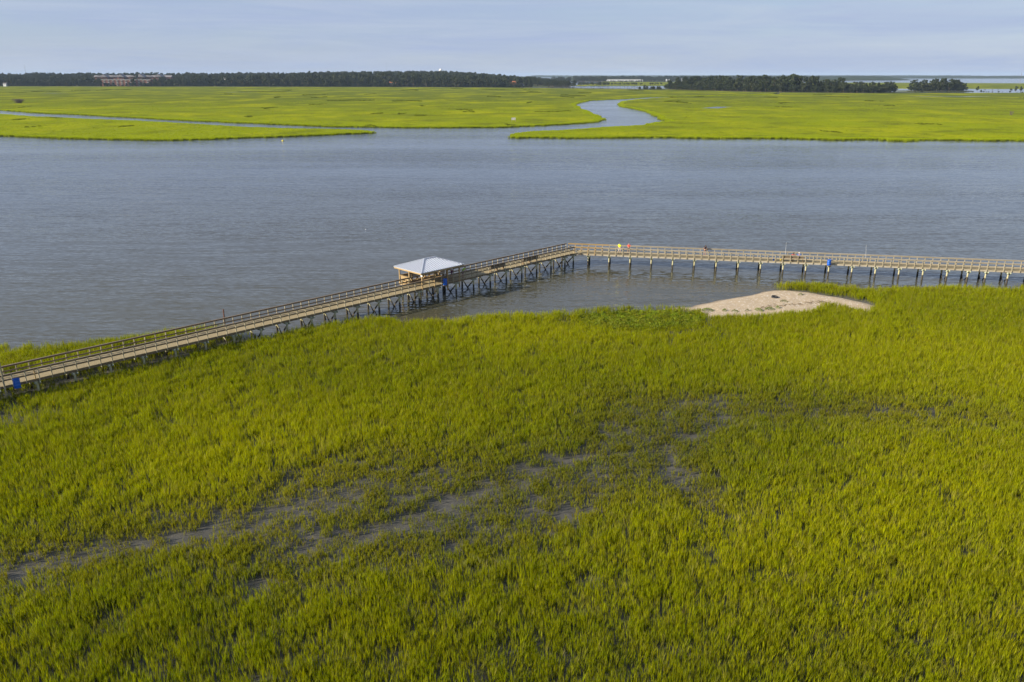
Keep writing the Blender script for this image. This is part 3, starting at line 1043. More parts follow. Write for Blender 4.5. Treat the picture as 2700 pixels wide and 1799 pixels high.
# ------------------------------------------------------------------ pavilion
PT0, PT1 = -32.27, -25.42
PF0 = -5.05                                   # far edge of its platform
pav = empty('pavilion', LP(-28.85, -2.5, 0), 'open timber pavilion with white metal hip roof beside the boardwalk', 'pavilion')
def pv(name, me, loc, rz=AZA, parent=None, rot=None):
    o = bpy.data.objects.new(name, me)
    col.objects.link(o)
    return place(o, parent or pav, pav, loc, rot or (0, 0, rz))
def pv_mb(name, mb, mat):
    base = Vector(pav.location)
    mb.v = [tuple(Vector(p) - base) for p in mb.v]
    o = bpy.data.objects.new(name, mb.mesh(name, mat))
    col.objects.link(o)
    return place(o, pav, pav, base, None)
EAVE = 4.30
for p in (0.07, -2.75, PF0 + 0.1):
    for t in (tall_post_t if p != -2.75 else (PT0, PT1)):
        zb = 0.9 if p > 0 else 1.75
        pv('post', box_me('pavilion_post', (0.15, 0.15, EAVE - 0.12 - zb), M_PAV), LP(t, p, (EAVE - 0.12 + zb) / 2))
# platform beyond the boardwalk
mb = planks('platform', PT0 - 0.1, PT1 + 0.1, LP, AZA, -W - 0.04, PF0 - 0.05)
po = pv_mb('platform_planks', mb, M_PAV); po['kind'] = 'stuff'
pv('rim_joist', box_me('pav_joist_long', (PT1 - PT0 + 0.2, 0.05, 0.25), M_PAV), LP((PT0 + PT1) / 2, PF0 - 0.02, DECK_Z - 0.17))
for t in (PT0 - 0.1, PT1 + 0.1):
    pv('rim_joist', box_me('pav_joist_short', (0.05, 2.2, 0.25), M_PAV), LP(t, (PF0 - W) / 2, DECK_Z - 0.17))
for t in (PT0 + 0.2, -29.9, -27.6, PT1 - 0.2):
    for p in (PF0 + 0.35, -W - 0.6):
        pv('pile', random.choice(PILE_ME), LP(t, p, 0))
# railing and perimeter benches of the platform
def pav_rail(ta, pa, tb, pb):
    a, b = Vector(LP(ta, pa)), Vector(LP(tb, pb))
    d = b - a; L = d.length; az = math.atan2(d.y, d.x); m_ = (a + b) / 2
    r = pv('railing', box_me('pav_mid_rail', (L, 0.04, 0.14), M_PAV), (m_.x, m_.y, DECK_Z + 0.30), az)
    pv('cap_board', box_me('pav_cap', (L + 0.1, 0.20, 0.04), M_PAV), (m_.x, m_.y, DECK_Z + 1.07), az, r)
    inw = Vector((-d.y, d.x, 0)).normalized()
    ctr = Vector(LP(-28.85, -W - 0.5))
    if (ctr - m_).dot(inw) < 0:
        inw = -inw
    for z in (0.55, 0.71, 0.87, 1.0):
        q = m_ + inw * (0.06 + 0.10 * (1.0 - z))
        pv('bench_back_board', box_me('pav_back', (L - 0.25, 0.035, 0.135), M_PAV), (q.x, q.y, DECK_Z + z), az, r)
    for k in (0.32, 0.49):
        q = m_ + inw * k
        pv('bench_seat_board', box_me('pav_seat', (L - 0.45, 0.155, 0.04), M_PAV), (q.x, q.y, DECK_Z + 0.45), az, r)
    n = max(2, int(L / 1.3))
    for i in range(n + 1):
        q = a.lerp(b, 0.08 + 0.84 * i / n) + inw * 0.36
        pv('bench_leg', box_me('pav_leg', (0.09, 0.36, 0.42), M_PAV), (q.x, q.y, DECK_Z + 0.215), az, r)
pav_rail(PT0, -W - 0.15, PT0, PF0 + 0.1)
pav_rail(PT0 + 0.1, PF0 + 0.1, PT1 - 0.1, PF0 + 0.1)
pav_rail(PT1, PF0 + 0.1, PT1, -W - 0.15)
# roof
E0, E1, F0, F1 = PT0 - 0.55, PT1 + 0.55, PF0 - 0.5, 0.55
RC = (F0 + F1) / 2; RH = (F1 - F0) / 2
R0, R1, RZ = E0 + RH, E1 - RH, 5.36
v = [LP(E0, F1, EAVE), LP(E1, F1, EAVE), LP(E1, F0, EAVE), LP(E0, F0, EAVE), LP(R0, RC, RZ), LP(R1, RC, RZ)]
v2 = [(a, b, c - 0.05) for a, b, c in v]
mb = MB()
mb.add(v + v2, [(0, 1, 5, 4), (1, 2, 5), (2, 3, 4, 5), (3, 0, 4), (6, 10, 11, 7), (7, 11, 8), (8, 11, 10, 9), (9, 10, 6),
                (0, 6, 7, 1), (1, 7, 8, 2), (2, 8, 9, 3), (3, 9, 6, 0)])
roof = pv_mb('roof', mb, M_ROOF)
def seam(a, b):
    a, b = Vector(a), Vector(b)
    d = b - a; m_ = (a + b) / 2 + Vector((0, 0, 0.022))
    az = math.atan2(d.y, d.x); el = math.atan2(d.z, math.hypot(d.x, d.y))
    pv('roof_seam', box_me('roof_seam', (round(d.length, 2), 0.07, 0.08), M_ROOF), m_, 0, roof, rot=(0, -el, az))
def slope_z(u):
    return EAVE + (RZ - EAVE) * u
t = E0 + 0.3
while t < E1 - 0.1:                              # seams of the two long slopes
    u = min(1.0, min(t - E0, E1 - t) / RH)
    if u > 0.08:
        for side in (F1, F0):
            pe = side + (RC - side) * u
            seam(LP(t, side, EAVE), LP(t, pe, slope_z(u)))
    t += 0.40
p = F0 + 0.3
while p < F1 - 0.1:                              # and of the two hip ends
    u = min(1.0, min(p - F0, F1 - p) / RH)
    if u > 0.08:
        seam(LP(E0, p, EAVE), LP(E0 + RH * u, p, slope_z(u)))
        seam(LP(E1, p, EAVE), LP(E1 - RH * u, p, slope_z(u)))
    p += 0.40
for a_, b_ in ((v[0], v[4]), (v[3], v[4]), (v[1], v[5]), (v[2], v[5]), (v[4], v[5])):
    a, b = Vector(a_), Vector(b_)
    d = b - a; m_ = (a + b) / 2 + Vector((0, 0, 0.045))
    pv('ridge_cap', box_me('ridge_cap', (round(d.length, 2), 0.22, 0.03), M_ROOF), m_, 0, roof,
       rot=(0, -math.atan2(d.z, math.hypot(d.x, d.y)), math.atan2(d.y, d.x)))
Lr, Wr = E1 - E0, F1 - F0
for p in (F1 - 0.04, F0 + 0.04):
    pv('fascia', box_me('fascia_long', (Lr - 0.1, 0.04, 0.19), M_PAV), LP((E0 + E1) / 2, p, EAVE - 0.15))
for t in (E0 + 0.04, E1 - 0.04):
    pv('fascia', box_me('fascia_short', (0.04, Wr - 0.16, 0.19), M_PAV), LP(t, RC, EAVE - 0.15))
for p in (0.07, PF0 + 0.1):
    pv('eave_beam', box_me('eave_beam', (PT1 - PT0 + 0.2, 0.09, 0.22), M_PAV), LP((PT0 + PT1) / 2, p + (0.13 if p < 0 else -0.13), EAVE - 0.24))
mb = MB(); mb.add([Vector(LP(E0 + 0.1, F1 - 0.1, EAVE - 0.055)), Vector(LP(E1 - 0.1, F1 - 0.1, EAVE - 0.055)), Vector(LP(E1 - 0.1, F0 + 0.1, EAVE - 0.055)), Vector(LP(E0 + 0.1, F0 + 0.1, EAVE - 0.055)),
                   Vector(LP(E0 + 0.1, F1 - 0.1, EAVE - 0.075)), Vector(LP(E1 - 0.1, F1 - 0.1, EAVE - 0.075)), Vector(LP(E1 - 0.1, F0 + 0.1, EAVE - 0.075)), Vector(LP(E0 + 0.1, F0 + 0.1, EAVE - 0.075))],
                  [(0, 1, 2, 3), (7, 6, 5, 4), (0, 4, 5, 1), (1, 5, 6, 2), (2, 6, 7, 3), (3, 7, 4, 0)])
pv_mb('ceiling', mb, M_PAV)

# white notice boards: one on the pavilion's corner post, one on the tall post at the landward end
def notice(name, label, loc, size, az):
    mb = MB(); mb.box((0, 0, 0), (0.02, size[0], size[1]))
    return tag(link(name, mb.mesh(name, M_WHITE), None, loc, (0, 0, az)), label, 'sign')
notice('notice_board', 'small square white notice on the corner post of the pavilion', LP(PT0 - 0.10, 0.07, 3.93), (0.40, 0.44), AZA)
sp_ = empty('sign_post', LP(-83.35, 0.13, 0.2), 'tall timber post with a white sign at the landward end of the boardwalk', 'sign')
mb = MB(); mb.box((0, 0, 2.2), (0.14, 0.14, 4.6)); link('post', mb.mesh('sign_post_post', M_POST), sp_, rot=(0, 0, AZA))
mb = MB(); mb.box((-0.40, 0, 3.55), (0.62, 0.02, 0.55)); link('sign_panel', mb.mesh('sign_panel', M_WHITE), sp_, rot=(0, 0, AZA))

# ------------------------------------------------------------------ barrels and small things on the deck
def barrel_mesh():
    prof = [(0.0, 0.02), (0.27, 0.02), (0.285, 0.0), (0.29, 0.03), (0.286, 0.10), (0.29, 0.27), (0.302, 0.29), (0.302, 0.31), (0.29, 0.33),
            (0.29, 0.56), (0.302, 0.58), (0.302, 0.60), (0.29, 0.62), (0.288, 0.82), (0.30, 0.85), (0.30, 0.88), (0.275, 0.885), (0.272, 0.80), (0.268, 0.10), (0.0, 0.09)]
    mb = MB(); mb.lathe(prof, 24)
    return mb.mesh('barrel_body', M_BLUE, True)
BARREL = barrel_mesh()
LINER = MB(); LINER.lathe([(0.301, 0.80), (0.306, 0.84), (0.306, 0.872), (0.300, 0.888), (0.27, 0.889)], 24)
LINER_ME = LINER.mesh('barrel_rim', M_BLUE, True)
def barrel(label, loc):
    b = empty('trash_barrel', loc, label, 'barrel', 'blue trash barrels on the boardwalk', random.uniform(0, 6))
    link('barrel_body', BARREL, b)
    link('rim', LINER_ME, b)
barrel('blue plastic trash barrel by the tall sign post at the landward end', LP(-82.35, 0.42, 1.66))
barrel('blue plastic trash barrel hung beside the pavilion', LP(-28.45, 0.42, 1.86))
barrel('blue plastic trash barrel on the river leg of the boardwalk', RP(40.1, 0.42, 1.80))
# brackets that carry the barrels outside the rail
for loc, az in ((LP(-82.35, 0.36, 1.63), AZA), (LP(-28.45, 0.36, 1.83), AZA), (RP(40.1, 0.36, 1.77), AZB)):
    bw('barrel_shelf', box_me('barrel_shelf', (0.62, 0.72, 0.05), M_RAIL), loc, az)

# ------------------------------------------------------------------ people
M_SKIN = simple_mat('skin', (0.50, 0.30, 0.21), 0.55, 0.3, 0, 0.06, 10)
M_SKIN2 = simple_mat('tanned_skin', (0.38, 0.21, 0.14), 0.55, 0.3, 0, 0.06, 10)
def cloth(name, c):
    return simple_mat(name, c, 0.85, 0.1, 0, 0.12, 8)
def skin_part(name, nodes, edges, mat, parent, root=0, sub=1):
    """nodes: [(x,y,z,rx,ry)]; one continuous skinned surface"""
    bm = bmesh.new()
    lay = bm.verts.layers.skin.verify()
    vs_ = []
    for i, nd in enumerate(nodes):
        q = bm.verts.new(nd[:3])
        q[lay].radius = (nd[3], nd[4] if len(nd) > 4 else nd[3])
        q[lay].use_root = (i == root)
        vs_.append(q)
    for a, b in edges:
        bm.edges.new((vs_[a], vs_[b]))
    me = bpy.data.meshes.new(name)
    bm.to_mesh(me); bm.free()
    me.materials.append(mat)
    o = link(name, me, parent)
    o.modifiers.new('skin', 'SKIN').use_smooth_shade = True
    s = o.modifiers.new('sub', 'SUBSURF'); s.levels = sub; s.render_levels = sub
    return o
def lerp3(a, b, t):
    return tuple(a[i] + (b[i] - a[i]) * t for i in range(3))
def person(label, loc, rz, J, skin, shirt, shorts, hair_mat, shoes, hair='short', sleeve=0.55, leg_cover=0.55, scale=1.0, cap=None):
    """J: joints (pelvis, chest, neck, head, and per side shoulder/elbow/hand, hip/knee/ankle/toe) in metres, facing +Y"""
    p = empty('person', loc, label, 'person', rz=rz)
    p.scale = (scale,) * 3
    nodes, edges = [], []
    def nd(pt, r, r2=None):
        nodes.append((*pt, r, r2 if r2 else r)); return len(nodes) - 1
    pel = nd(J['pelvis'], 0.145, 0.10); che = nd(J['chest'], 0.165, 0.11); nec0 = nd(J['neck'], 0.055)
    hd = J['head']
    jaw = nd(lerp3(J['neck'], hd, 0.55), 0.062, 0.068); he = nd(hd, 0.078, 0.092); cr = nd((hd[0], hd[1], hd[2] + 0.075), 0.055, 0.062)
    face = nd((hd[0], hd[1] + 0.098, hd[2] - 0.015), 0.014)          # nose
    edges += [(pel, che), (che, nec0), (nec0, jaw), (jaw, he), (he, cr), (he, face)]
    for s in ('l', 'r'):
        sh, el, ha = J['sh_' + s], J['el_' + s], J['ha_' + s]
        a = nd(sh, 0.062); b = nd(el, 0.043); c = nd(lerp3(el, ha, 0.95), 0.030); d = nd(ha, 0.030, 0.020)
        edges += [(che, a), (a, b), (b, c), (c, d)]
        dx = Vector(ha) - Vector(el); dx.normalize()
        sd = dx.cross(Vector((0, 1, 0.3))); sd = sd.normalized() if sd.length > 0.1 else Vector((1, 0, 0))
        for k, (off, ln) in enumerate(((-0.03, 0.075), (-0.01, 0.088), (0.012, 0.084), (0.032, 0.068))):
            f1 = Vector(ha) + dx * (0.04 + ln * 0.5) + sd * off
            f2 = f1 + (dx * 0.7 + Vector((0, 0.2, -0.4))).normalized() * ln * 0.5
            i1 = nd(tuple(f1), 0.009); i2 = nd(tuple(f2), 0.008)
            edges += [(d, i1), (i1, i2)]
        t1 = Vector(ha) - sd * 0.05 + dx * 0.03
        i1 = nd(tuple(t1), 0.010); edges.append((d, i1))
        hp, kn, an, to = J['hp_' + s], J['kn_' + s], J['an_' + s], J['to_' + s]
        a = nd(hp, 0.085); b = nd(kn, 0.056); c = nd(lerp3(kn, an, 0.4), 0.052); d = nd(an, 0.036); e = nd(to, 0.038, 0.026)
        edges += [(pel, a), (a, b), (b, c), (c, d), (d, e)]
    skin_part('body', nodes, edges, skin, p)
    # shirt
    sn, se = [], []
    def s_(pt, r, r2=None):
        sn.append((*pt, r, r2 if r2 else r)); return len(sn) - 1
    b0 = s_(J['pelvis'], 0.165, 0.12); b1 = s_(J['chest'], 0.182, 0.128); b2 = s_(lerp3(J['chest'], J['neck'], 0.75), 0.085, 0.075)
    se += [(b0, b1), (b1, b2)]
    for s in ('l', 'r'):
        a = s_(J['sh_' + s], 0.078); b = s_(lerp3(J['sh_' + s], J['el_' + s], sleeve), 0.064)
        se += [(b1, a), (a, b)]
    skin_part('shirt', sn, se, shirt, p)
    sn, se = [], []
    b0 = s_((J['pelvis'][0], J['pelvis'][1], J['pelvis'][2] + 0.02), 0.168, 0.122)
    for s in ('l', 'r'):
        a = s_(J['hp_' + s], 0.105)
        k = leg_cover
        q = lerp3(J['hp_' + s], J['kn_' + s], min(1, k * 1.7)) if k <= 0.6 else J['kn_' + s]
        b = s_(q, 0.082)
        se += [(b0, a), (a, b)]
        if k > 0.6:
            c = s_(lerp3(J['kn_' + s], J['an_' + s], 0.9), 0.062); se.append((b, c))
    skin_part('trousers' if leg_cover > 0.6 else 'shorts', sn, se, shorts, p)
    for s in ('l', 'r'):
        an, to = J['an_' + s], J['to_' + s]
        skin_part('shoe', [(an[0], an[1] - 0.04, an[2] - 0.02, 0.045, 0.04), (*to, 0.046, 0.03)], [(0, 1)], shoes, p)
    hx, hy, hz = hd
    if hair == 'long':
        skin_part('hair', [(hx, hy - 0.01, hz + 0.085, 0.072), (hx, hy - 0.05, hz + 0.03, 0.088), (hx, hy - 0.085, hz - 0.13, 0.075), (hx, hy - 0.09, hz - 0.30, 0.05)], [(0, 1), (1, 2), (2, 3)], hair_mat, p)
    else:
        skin_part('hair', [(hx, hy - 0.005, hz + 0.085, 0.074), (hx, hy - 0.045, hz + 0.02, 0.082)], [(0, 1)], hair_mat, p)
    if cap is not None:
        skin_part('cap', [(hx, hy - 0.01, hz + 0.10, 0.088), (hx, hy + 0.02, hz + 0.065, 0.098), (hx, hy + 0.16, hz + 0.055, 0.055, 0.012)], [(0, 1), (1, 2)], cap, p)
    return p
def stand(lean=0.0, arms='down', step=0.1):
    J = dict(pelvis=(0, 0, 0.98), chest=(0, 0.02 + lean * 0.45, 1.28), neck=(0, 0.03 + lean * 0.75, 1.50), head=(0, 0.06 + lean * 0.95, 1.64 - lean * 0.12))
    cy = J['chest'][1] + lean * 0.15
    for s, q in (('l', -1), ('r', 1)):
        J['sh_' + s] = (0.19 * q, cy, 1.42 - lean * 0.08)
        J['el_' + s] = (0.25 * q, cy - 0.02, 1.13)
        J['ha_' + s] = (0.26 * q, cy + 0.08, 0.89)
        if arms == 'front':
            J['el_' + s] = (0.24 * q, cy + 0.14, 1.18); J['ha_' + s] = (0.10 * q, cy + 0.34, 1.17)
        J['hp_' + s] = (0.095 * q, 0, 0.90)
        J['kn_' + s] = (0.11 * q, 0.04 + step * q * 0.5, 0.49)
        J['an_' + s] = (0.115 * q, -0.02 + step * q, 0.08)
        J['to_' + s] = (0.13 * q, 0.14 + step * q, 0.03)
    return J
def seated():
    J = dict(pelvis=(0, 0, 0.58), chest=(0, -0.03, 0.88), neck=(0, -0.02, 1.10), head=(0, 0.02, 1.25))
    for s, q in (('l', -1), ('r', 1)):
        J['sh_' + s] = (0.19 * q, -0.02, 1.02); J['el_' + s] = (0.24 * q, 0.06, 0.76); J['ha_' + s] = (0.14 * q, 0.30, 0.66)
        J['hp_' + s] = (0.10 * q, 0.03, 0.56); J['kn_' + s] = (0.13 * q, 0.42, 0.52); J['an_' + s] = (0.13 * q, 0.40, 0.08); J['to_' + s] = (0.14 * q, 0.55, 0.03)
    return J
H_BROWN = cloth('brown_hair', (0.07, 0.04, 0.025)); H_GREY = cloth('grey_hair', (0.45, 0.42, 0.38)); H_DARK = cloth('dark_hair', (0.03, 0.02, 0.016)); H_RED = cloth('auburn_hair', (0.22, 0.10, 0.05))
SHOE_D = cloth('dark_shoes', (0.04, 0.04, 0.045)); SHOE_W = cloth('pale_shoes', (0.5, 0.5, 0.5))
C_BLACK = cloth('black_cloth', (0.02, 0.02, 0.03)); C_WHITE = cloth('white_cloth', (0.75, 0.75, 0.72))
person('person in a fluorescent yellow shirt and white shorts walking on the river leg', RP(7.5, -1.0, DECK_Z), AZB + 2.7, stand(0.12, step=0.16), M_SKIN, cloth('fluorescent_yellow_cloth', (0.72, 0.85, 0.01)), C_WHITE, H_GREY, SHOE_D, sleeve=0.8, scale=1.05)
person('person in a coral red shirt and black shorts beside the yellow shirt', RP(8.95, -1.45, DECK_Z), AZB + 3.3, stand(0.0, 'front', 0.08), M_SKIN, cloth('coral_red_cloth', (0.80, 0.10, 0.07)), C_BLACK, H_RED, SHOE_D, sleeve=0.7)
person('person with long dark hair and black top at the far rail looking down', RP(21.25, -2.2, DECK_Z), AZB - 0.4, stand(0.22, step=0.05), M_SKIN2, C_BLACK, C_BLACK, H_BROWN, SHOE_W, hair='long', sleeve=0.1, leg_cover=0.15)
person('person in a red top sitting on the rail bench', RP(34.8, -0.38, DECK_Z), AZB, seated(), M_SKIN, cloth('red_cloth', (0.62, 0.05, 0.05)), C_BLACK, H_BROWN, SHOE_D, hair='long', scale=1.08)
person('person in a blue top and white cap sitting on the rail bench', RP(35.65, -0.38, DECK_Z), AZB, seated(), M_SKIN, cloth('blue_cloth', (0.02, 0.10, 0.60)), C_BLACK, H_GREY, SHOE_D, cap=C_WHITE, scale=1.08)
person('person in a lime green shirt leaning on the near rail beyond the pavilion', LP(-24.15, -0.62, DECK_Z), AZA - math.pi + 0.35, stand(0.42, 'front', 0.04), M_SKIN, cloth('lime_cloth', (0.30, 0.62, 0.03)), cloth('mauve_cloth', (0.22, 0.14, 0.2)), H_DARK, SHOE_D, sleeve=0.6)
person('person in a pale grey shirt and purple shorts standing at the pavilion end', LP(-25.0, -2.05, DECK_Z), AZA + 0.2, stand(0.05, step=0.05), M_SKIN, cloth('pale_grey_cloth', (0.55, 0.56, 0.60)), cloth('purple_cloth', (0.13, 0.02, 0.12)), H_BROWN, SHOE_W)

# fishing rods, bait bucket, bag
M_ROD = simple_mat('pale_rod', (0.75, 0.75, 0.72), 0.4, 0.5, 0, 0.05, 5)
def rod(label, loc, tilt):
    r = empty('fishing_rod', loc, label, 'fishing rod', 'fishing rods against the far rail')
    r.rotation_euler = (tilt[0], tilt[1], 0)
    mb = MB(); mb.tube((0, 0, 0.5), (0, 0, 2.6), 0.016, 0.008, 8); link('blank', mb.mesh('rod_blank', M_ROD), r)
    mb = MB(); mb.tube((0, 0, 0.0), (0, 0, 0.5), 0.018, 0.018, 8); link('handle', mb.mesh('rod_handle', M_DARK), r)
    mb = MB(); mb.tube((-0.05, 0.05, 0.42), (0.05, 0.05, 0.42), 0.04, 0.04, 10); link('reel', mb.mesh('rod_reel', M_DARK), r)
rod('white fishing rod leaning on the far rail near the two seated people', RP(33.9, -W + 0.22, DECK_Z), (-0.06, -0.01))
rod('white fishing rod leaning on the far rail past the blue barrel', RP(46.1, -W + 0.22, DECK_Z), (-0.08, -0.06))
bk = empty('bait_bucket', RP(31.9, -0.45, DECK_Z), 'blue bait bucket with a white lid on the deck by the near rail', 'bucket')
mb = MB(); mb.lathe([(0, 0.005), (0.13, 0.005), (0.16, 0.34), (0.165, 0.36)], 16); link('pail', mb.mesh('bucket_pail', M_BLUE, True), bk)
mb = MB(); mb.lathe([(0.168, 0.352), (0.17, 0.385), (0.0, 0.39)], 16); link('lid', mb.mesh('bucket_lid', M_WHITE, True), bk)
bg = empty('tackle_bag', RP(33.2, -0.85, DECK_Z), 'yellow and black tackle bag on the deck beside the bench', 'bag', rz=AZB)
mb = MB(); mb.box((0, 0, 0.15), (0.55, 0.30, 0.26)); mb.tube((-0.27, 0, 0.28), (0.27, 0, 0.28), 0.13, 0.13, 10); link('bag_body', mb.mesh('bag_body', simple_mat('yellow_canvas', (0.55, 0.42, 0.06), 0.8, 0.2)), bg)
mb = MB(); mb.tube((-0.2, 0.14, 0.25), (-0.1, 0.16, 0.48), 0.015, 0.015, 6); mb.tube((-0.1, 0.16, 0.48), (0.1, 0.16, 0.48), 0.015, 0.015, 6); mb.tube((0.1, 0.16, 0.48), (0.2, 0.14, 0.25), 0.015, 0.015, 6); link('strap', mb.mesh('bag_strap', M_DARK), bg)

# ------------------------------------------------------------------ on the beach and in the river
ty = empty('tyre', (36.8, 107.8, 0.42), 'old black tyre lying on the shell beach', 'tyre')
mb = MB()
prof = [(0.20, 0.03), (0.24, -0.05), (0.33, -0.08), (0.36, -0.05), (0.37, 0.06), (0.36, 0.17), (0.33, 0.20), (0.24, 0.17), (0.20, 0.09), (0.20, 0.03)]
mb.lathe([(r * 1.25, z) for r, z in prof], 24); link('casing', mb.mesh('tyre_casing', M_DARK, True), ty, rot=(0.12, 0.05, 0))
M_BPLANT = simple_mat('beach_plant_leaves', (0.13, 0.17, 0.03), 0.7, 0.2, 0, 0.3, 3.0)
TUFT_B = [bush_mesh('beach_plant', 900 + i, 200, 0.5, 0.40, 0.06, M_BPLANT) for i in range(3)]
for i, (x, y, s, lb) in enumerate(((25.9, 101.4, 1.6, 'largest straggling green plant on the beach near the water edge'), (28.1, 101.2, 0.8, 'small green plant next to the largest beach plant'),
                              (29.4, 100.8, 0.9, 'green plant third from the water along the grassy edge of the beach'), (31.1, 101.2, 0.6, 'smallest flat green plant in the row on the beach'),
                              (32.7, 101.4, 1.2, 'broad green plant in the middle of the beach row'), (34.3, 101.9, 1.3, 'wide green plant beside the dark wrack line'),
                              (35.6, 102.6, 0.8, 'green plant at the inland end of the beach row'), (37.4, 105.6, 0.95, 'lone round green plant just inland of the tyre'),
                              (40.9, 109.2, 0.8, 'small green plant below the tall grass of the spit'))):
    me = TUFT_B[i % 3]
    z = float(beach_z(np.array([x]), np.array([y]))[0])
    pl = link('beach_plant', me, None, (x, y, z - 0.02), (0, 0, i * 1.3))
    pl.scale = (s * 1.1, s * 0.8, 0.8)
    tag(pl, lb, 'plant', 'green plants scattered on the beach')
mb = MB()    # wrack line
wr = [(33.0, 102.2), (35.0, 103.3), (37.0, 104.0), (39.0, 104.3), (41.0, 105.2), (42.5, 105.6), (43.4, 104.6), (43.8, 103.6)]
for i in range(260):
    k = random.random() * (len(wr) - 1.001); j = int(k)
    a = Vector(wr[j]).lerp(Vector(wr[j + 1]), k - j) + Vector((random.gauss(0, 0.3), random.gauss(0, 0.3)))
    z = float(beach_z(np.array([a.x]), np.array([a.y]))[0]) + random.uniform(0.0, 0.05)
    mb.box((a.x, a.y, z), (random.uniform(0.1, 0.45), 0.02, 0.02), Matrix.Rotation(random.uniform(0, 6.28), 3, 'Z'))
tag(link('wrack_line', mb.mesh('wrack_line', simple_mat('dry_reed_wrack', (0.12, 0.085, 0.05), 0.9, 0.1))), 'dark line of dead reed wrack across the beach', 'wrack', kind='stuff')

mb = MB(); mb.tube((0, 0, -2.2), (0.05, 0.02, 1.7), 0.10, 0.085, 10)
tag(link('mooring_pole', mb.mesh('mooring_pole', M_RUST), None, (-36.8, 97.4, 0)), 'rust brown pole standing in the water just beyond the boardwalk', 'pole')
def buoy(label, loc, mat, s):
    b = empty('buoy', loc, label, 'buoy')
    mb = MB(); mb.lathe([(0, -0.3), (0.22 * s, -0.22), (0.30 * s, 0.0), (0.24 * s, 0.18 * s), (0.0, 0.26 * s)], 14); link('float', mb.mesh('buoy_float', mat, True), b)
    mb = MB(); mb.tube((0, 0, 0.2 * s), (0, 0, 0.34 * s), 0.03 * s, 0.03 * s, 6); link('stem', mb.mesh('buoy_stem', mat), b)
buoy('small white buoy floating alone in mid river', (-30.0, 162.0, -0.08), M_WHITE, 0.5)
buoy('small yellow buoy floating off the marsh island', (-110.0, 393.0, 0.0), simple_mat('yellow_float', (0.75, 0.6, 0.05), 0.5), 1.8)

M_PALE = simple_mat('dull_white_paint', (0.42, 0.41, 0.40), 0.8, 0.2, 0, 0.1, 0.3)

# ------------------------------------------------------------------ far marshes across the river
STRIP = [(-548, 774), (-400, 646), (-350, 610), (-308, 583), (-254, 554), (-203, 519), (-156, 484), (-139, 477), (-119, 470), (-96, 464), (-84, 457), (-78, 447),
         (-82, 444), (-92, 440), (-101, 430), (-114, 420), (-133, 412), (-148, 404), (-166, 397), (-185, 400), (-206, 404), (-234, 414), (-250, 420), (-267, 428), (-318, 445), (-480, 470), (-560, 520)]
BIG = [(-637, 899), (-459, 743), (-395, 690), (-346, 657), (-302, 627), (-261, 599), (-222, 569), (-190, 550), (-159, 533), (-131, 517), (-104, 501), (-80, 497), (-57, 494),
       (-34, 494), (-11, 497), (12, 509), (36, 529), (54, 555), (63, 583), (61, 610), (62, 657), (62, 719), (60, 777), (64, 865), (73, 936), (93, 1020), (122, 1067), (151, 1102),
       (188, 1177), (239, 1219), (296, 1252), (355, 1299), (420, 1345), (470, 1480), (375, 1653), (332, 1784), (284, 1800), (132, 1940), (-47, 2056), (-241, 2120), (-646, 2189), (-1385, 2262), (-1645, 2341), (-2100, 2400), (-1500, 1700)]
RIGHT = [(2, 411), (3, 433), (10, 448), (19, 454), (32, 460), (46, 473), (61, 491), (76, 502), (89, 522), (103, 547), (106, 556), (110, 596), (111, 630), (117, 681), (118, 725), (116, 766),
         (111, 813), (115, 865), (116, 887), (124, 937), (143, 1014), (172, 1078), (214, 1146), (235, 1171), (287, 1208), (344, 1245), (425, 1325), (480, 1478), (596, 1412), (688, 1441), (884, 1441), (994, 1410), (1300, 1400),
         (900, 800), (420, 410), (280, 390), (247, 395), (229, 395), (203, 400), (186, 392), (177, 402), (157, 400), (141, 407), (123, 409), (104, 409), (86, 412), (67, 414), (48, 412), (28, 409), (10, 414)]
CANOPY = 0.72
far_polys = []
for poly, nm, lb in ((STRIP, 'marsh_island', 'long low island of bright green cordgrass in the river'),
                     (BIG, 'far_marsh', 'wide bright green marsh between the river and the dark far wood'),
                     (RIGHT, 'far_marsh', 'wide green marsh on the river bank beside the winding creek')):
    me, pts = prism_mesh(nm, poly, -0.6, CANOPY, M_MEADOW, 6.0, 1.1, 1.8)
    o = link(nm, me)
    tag(o, lb, 'marsh', kind='stuff')
    far_polys.append((poly, pts))

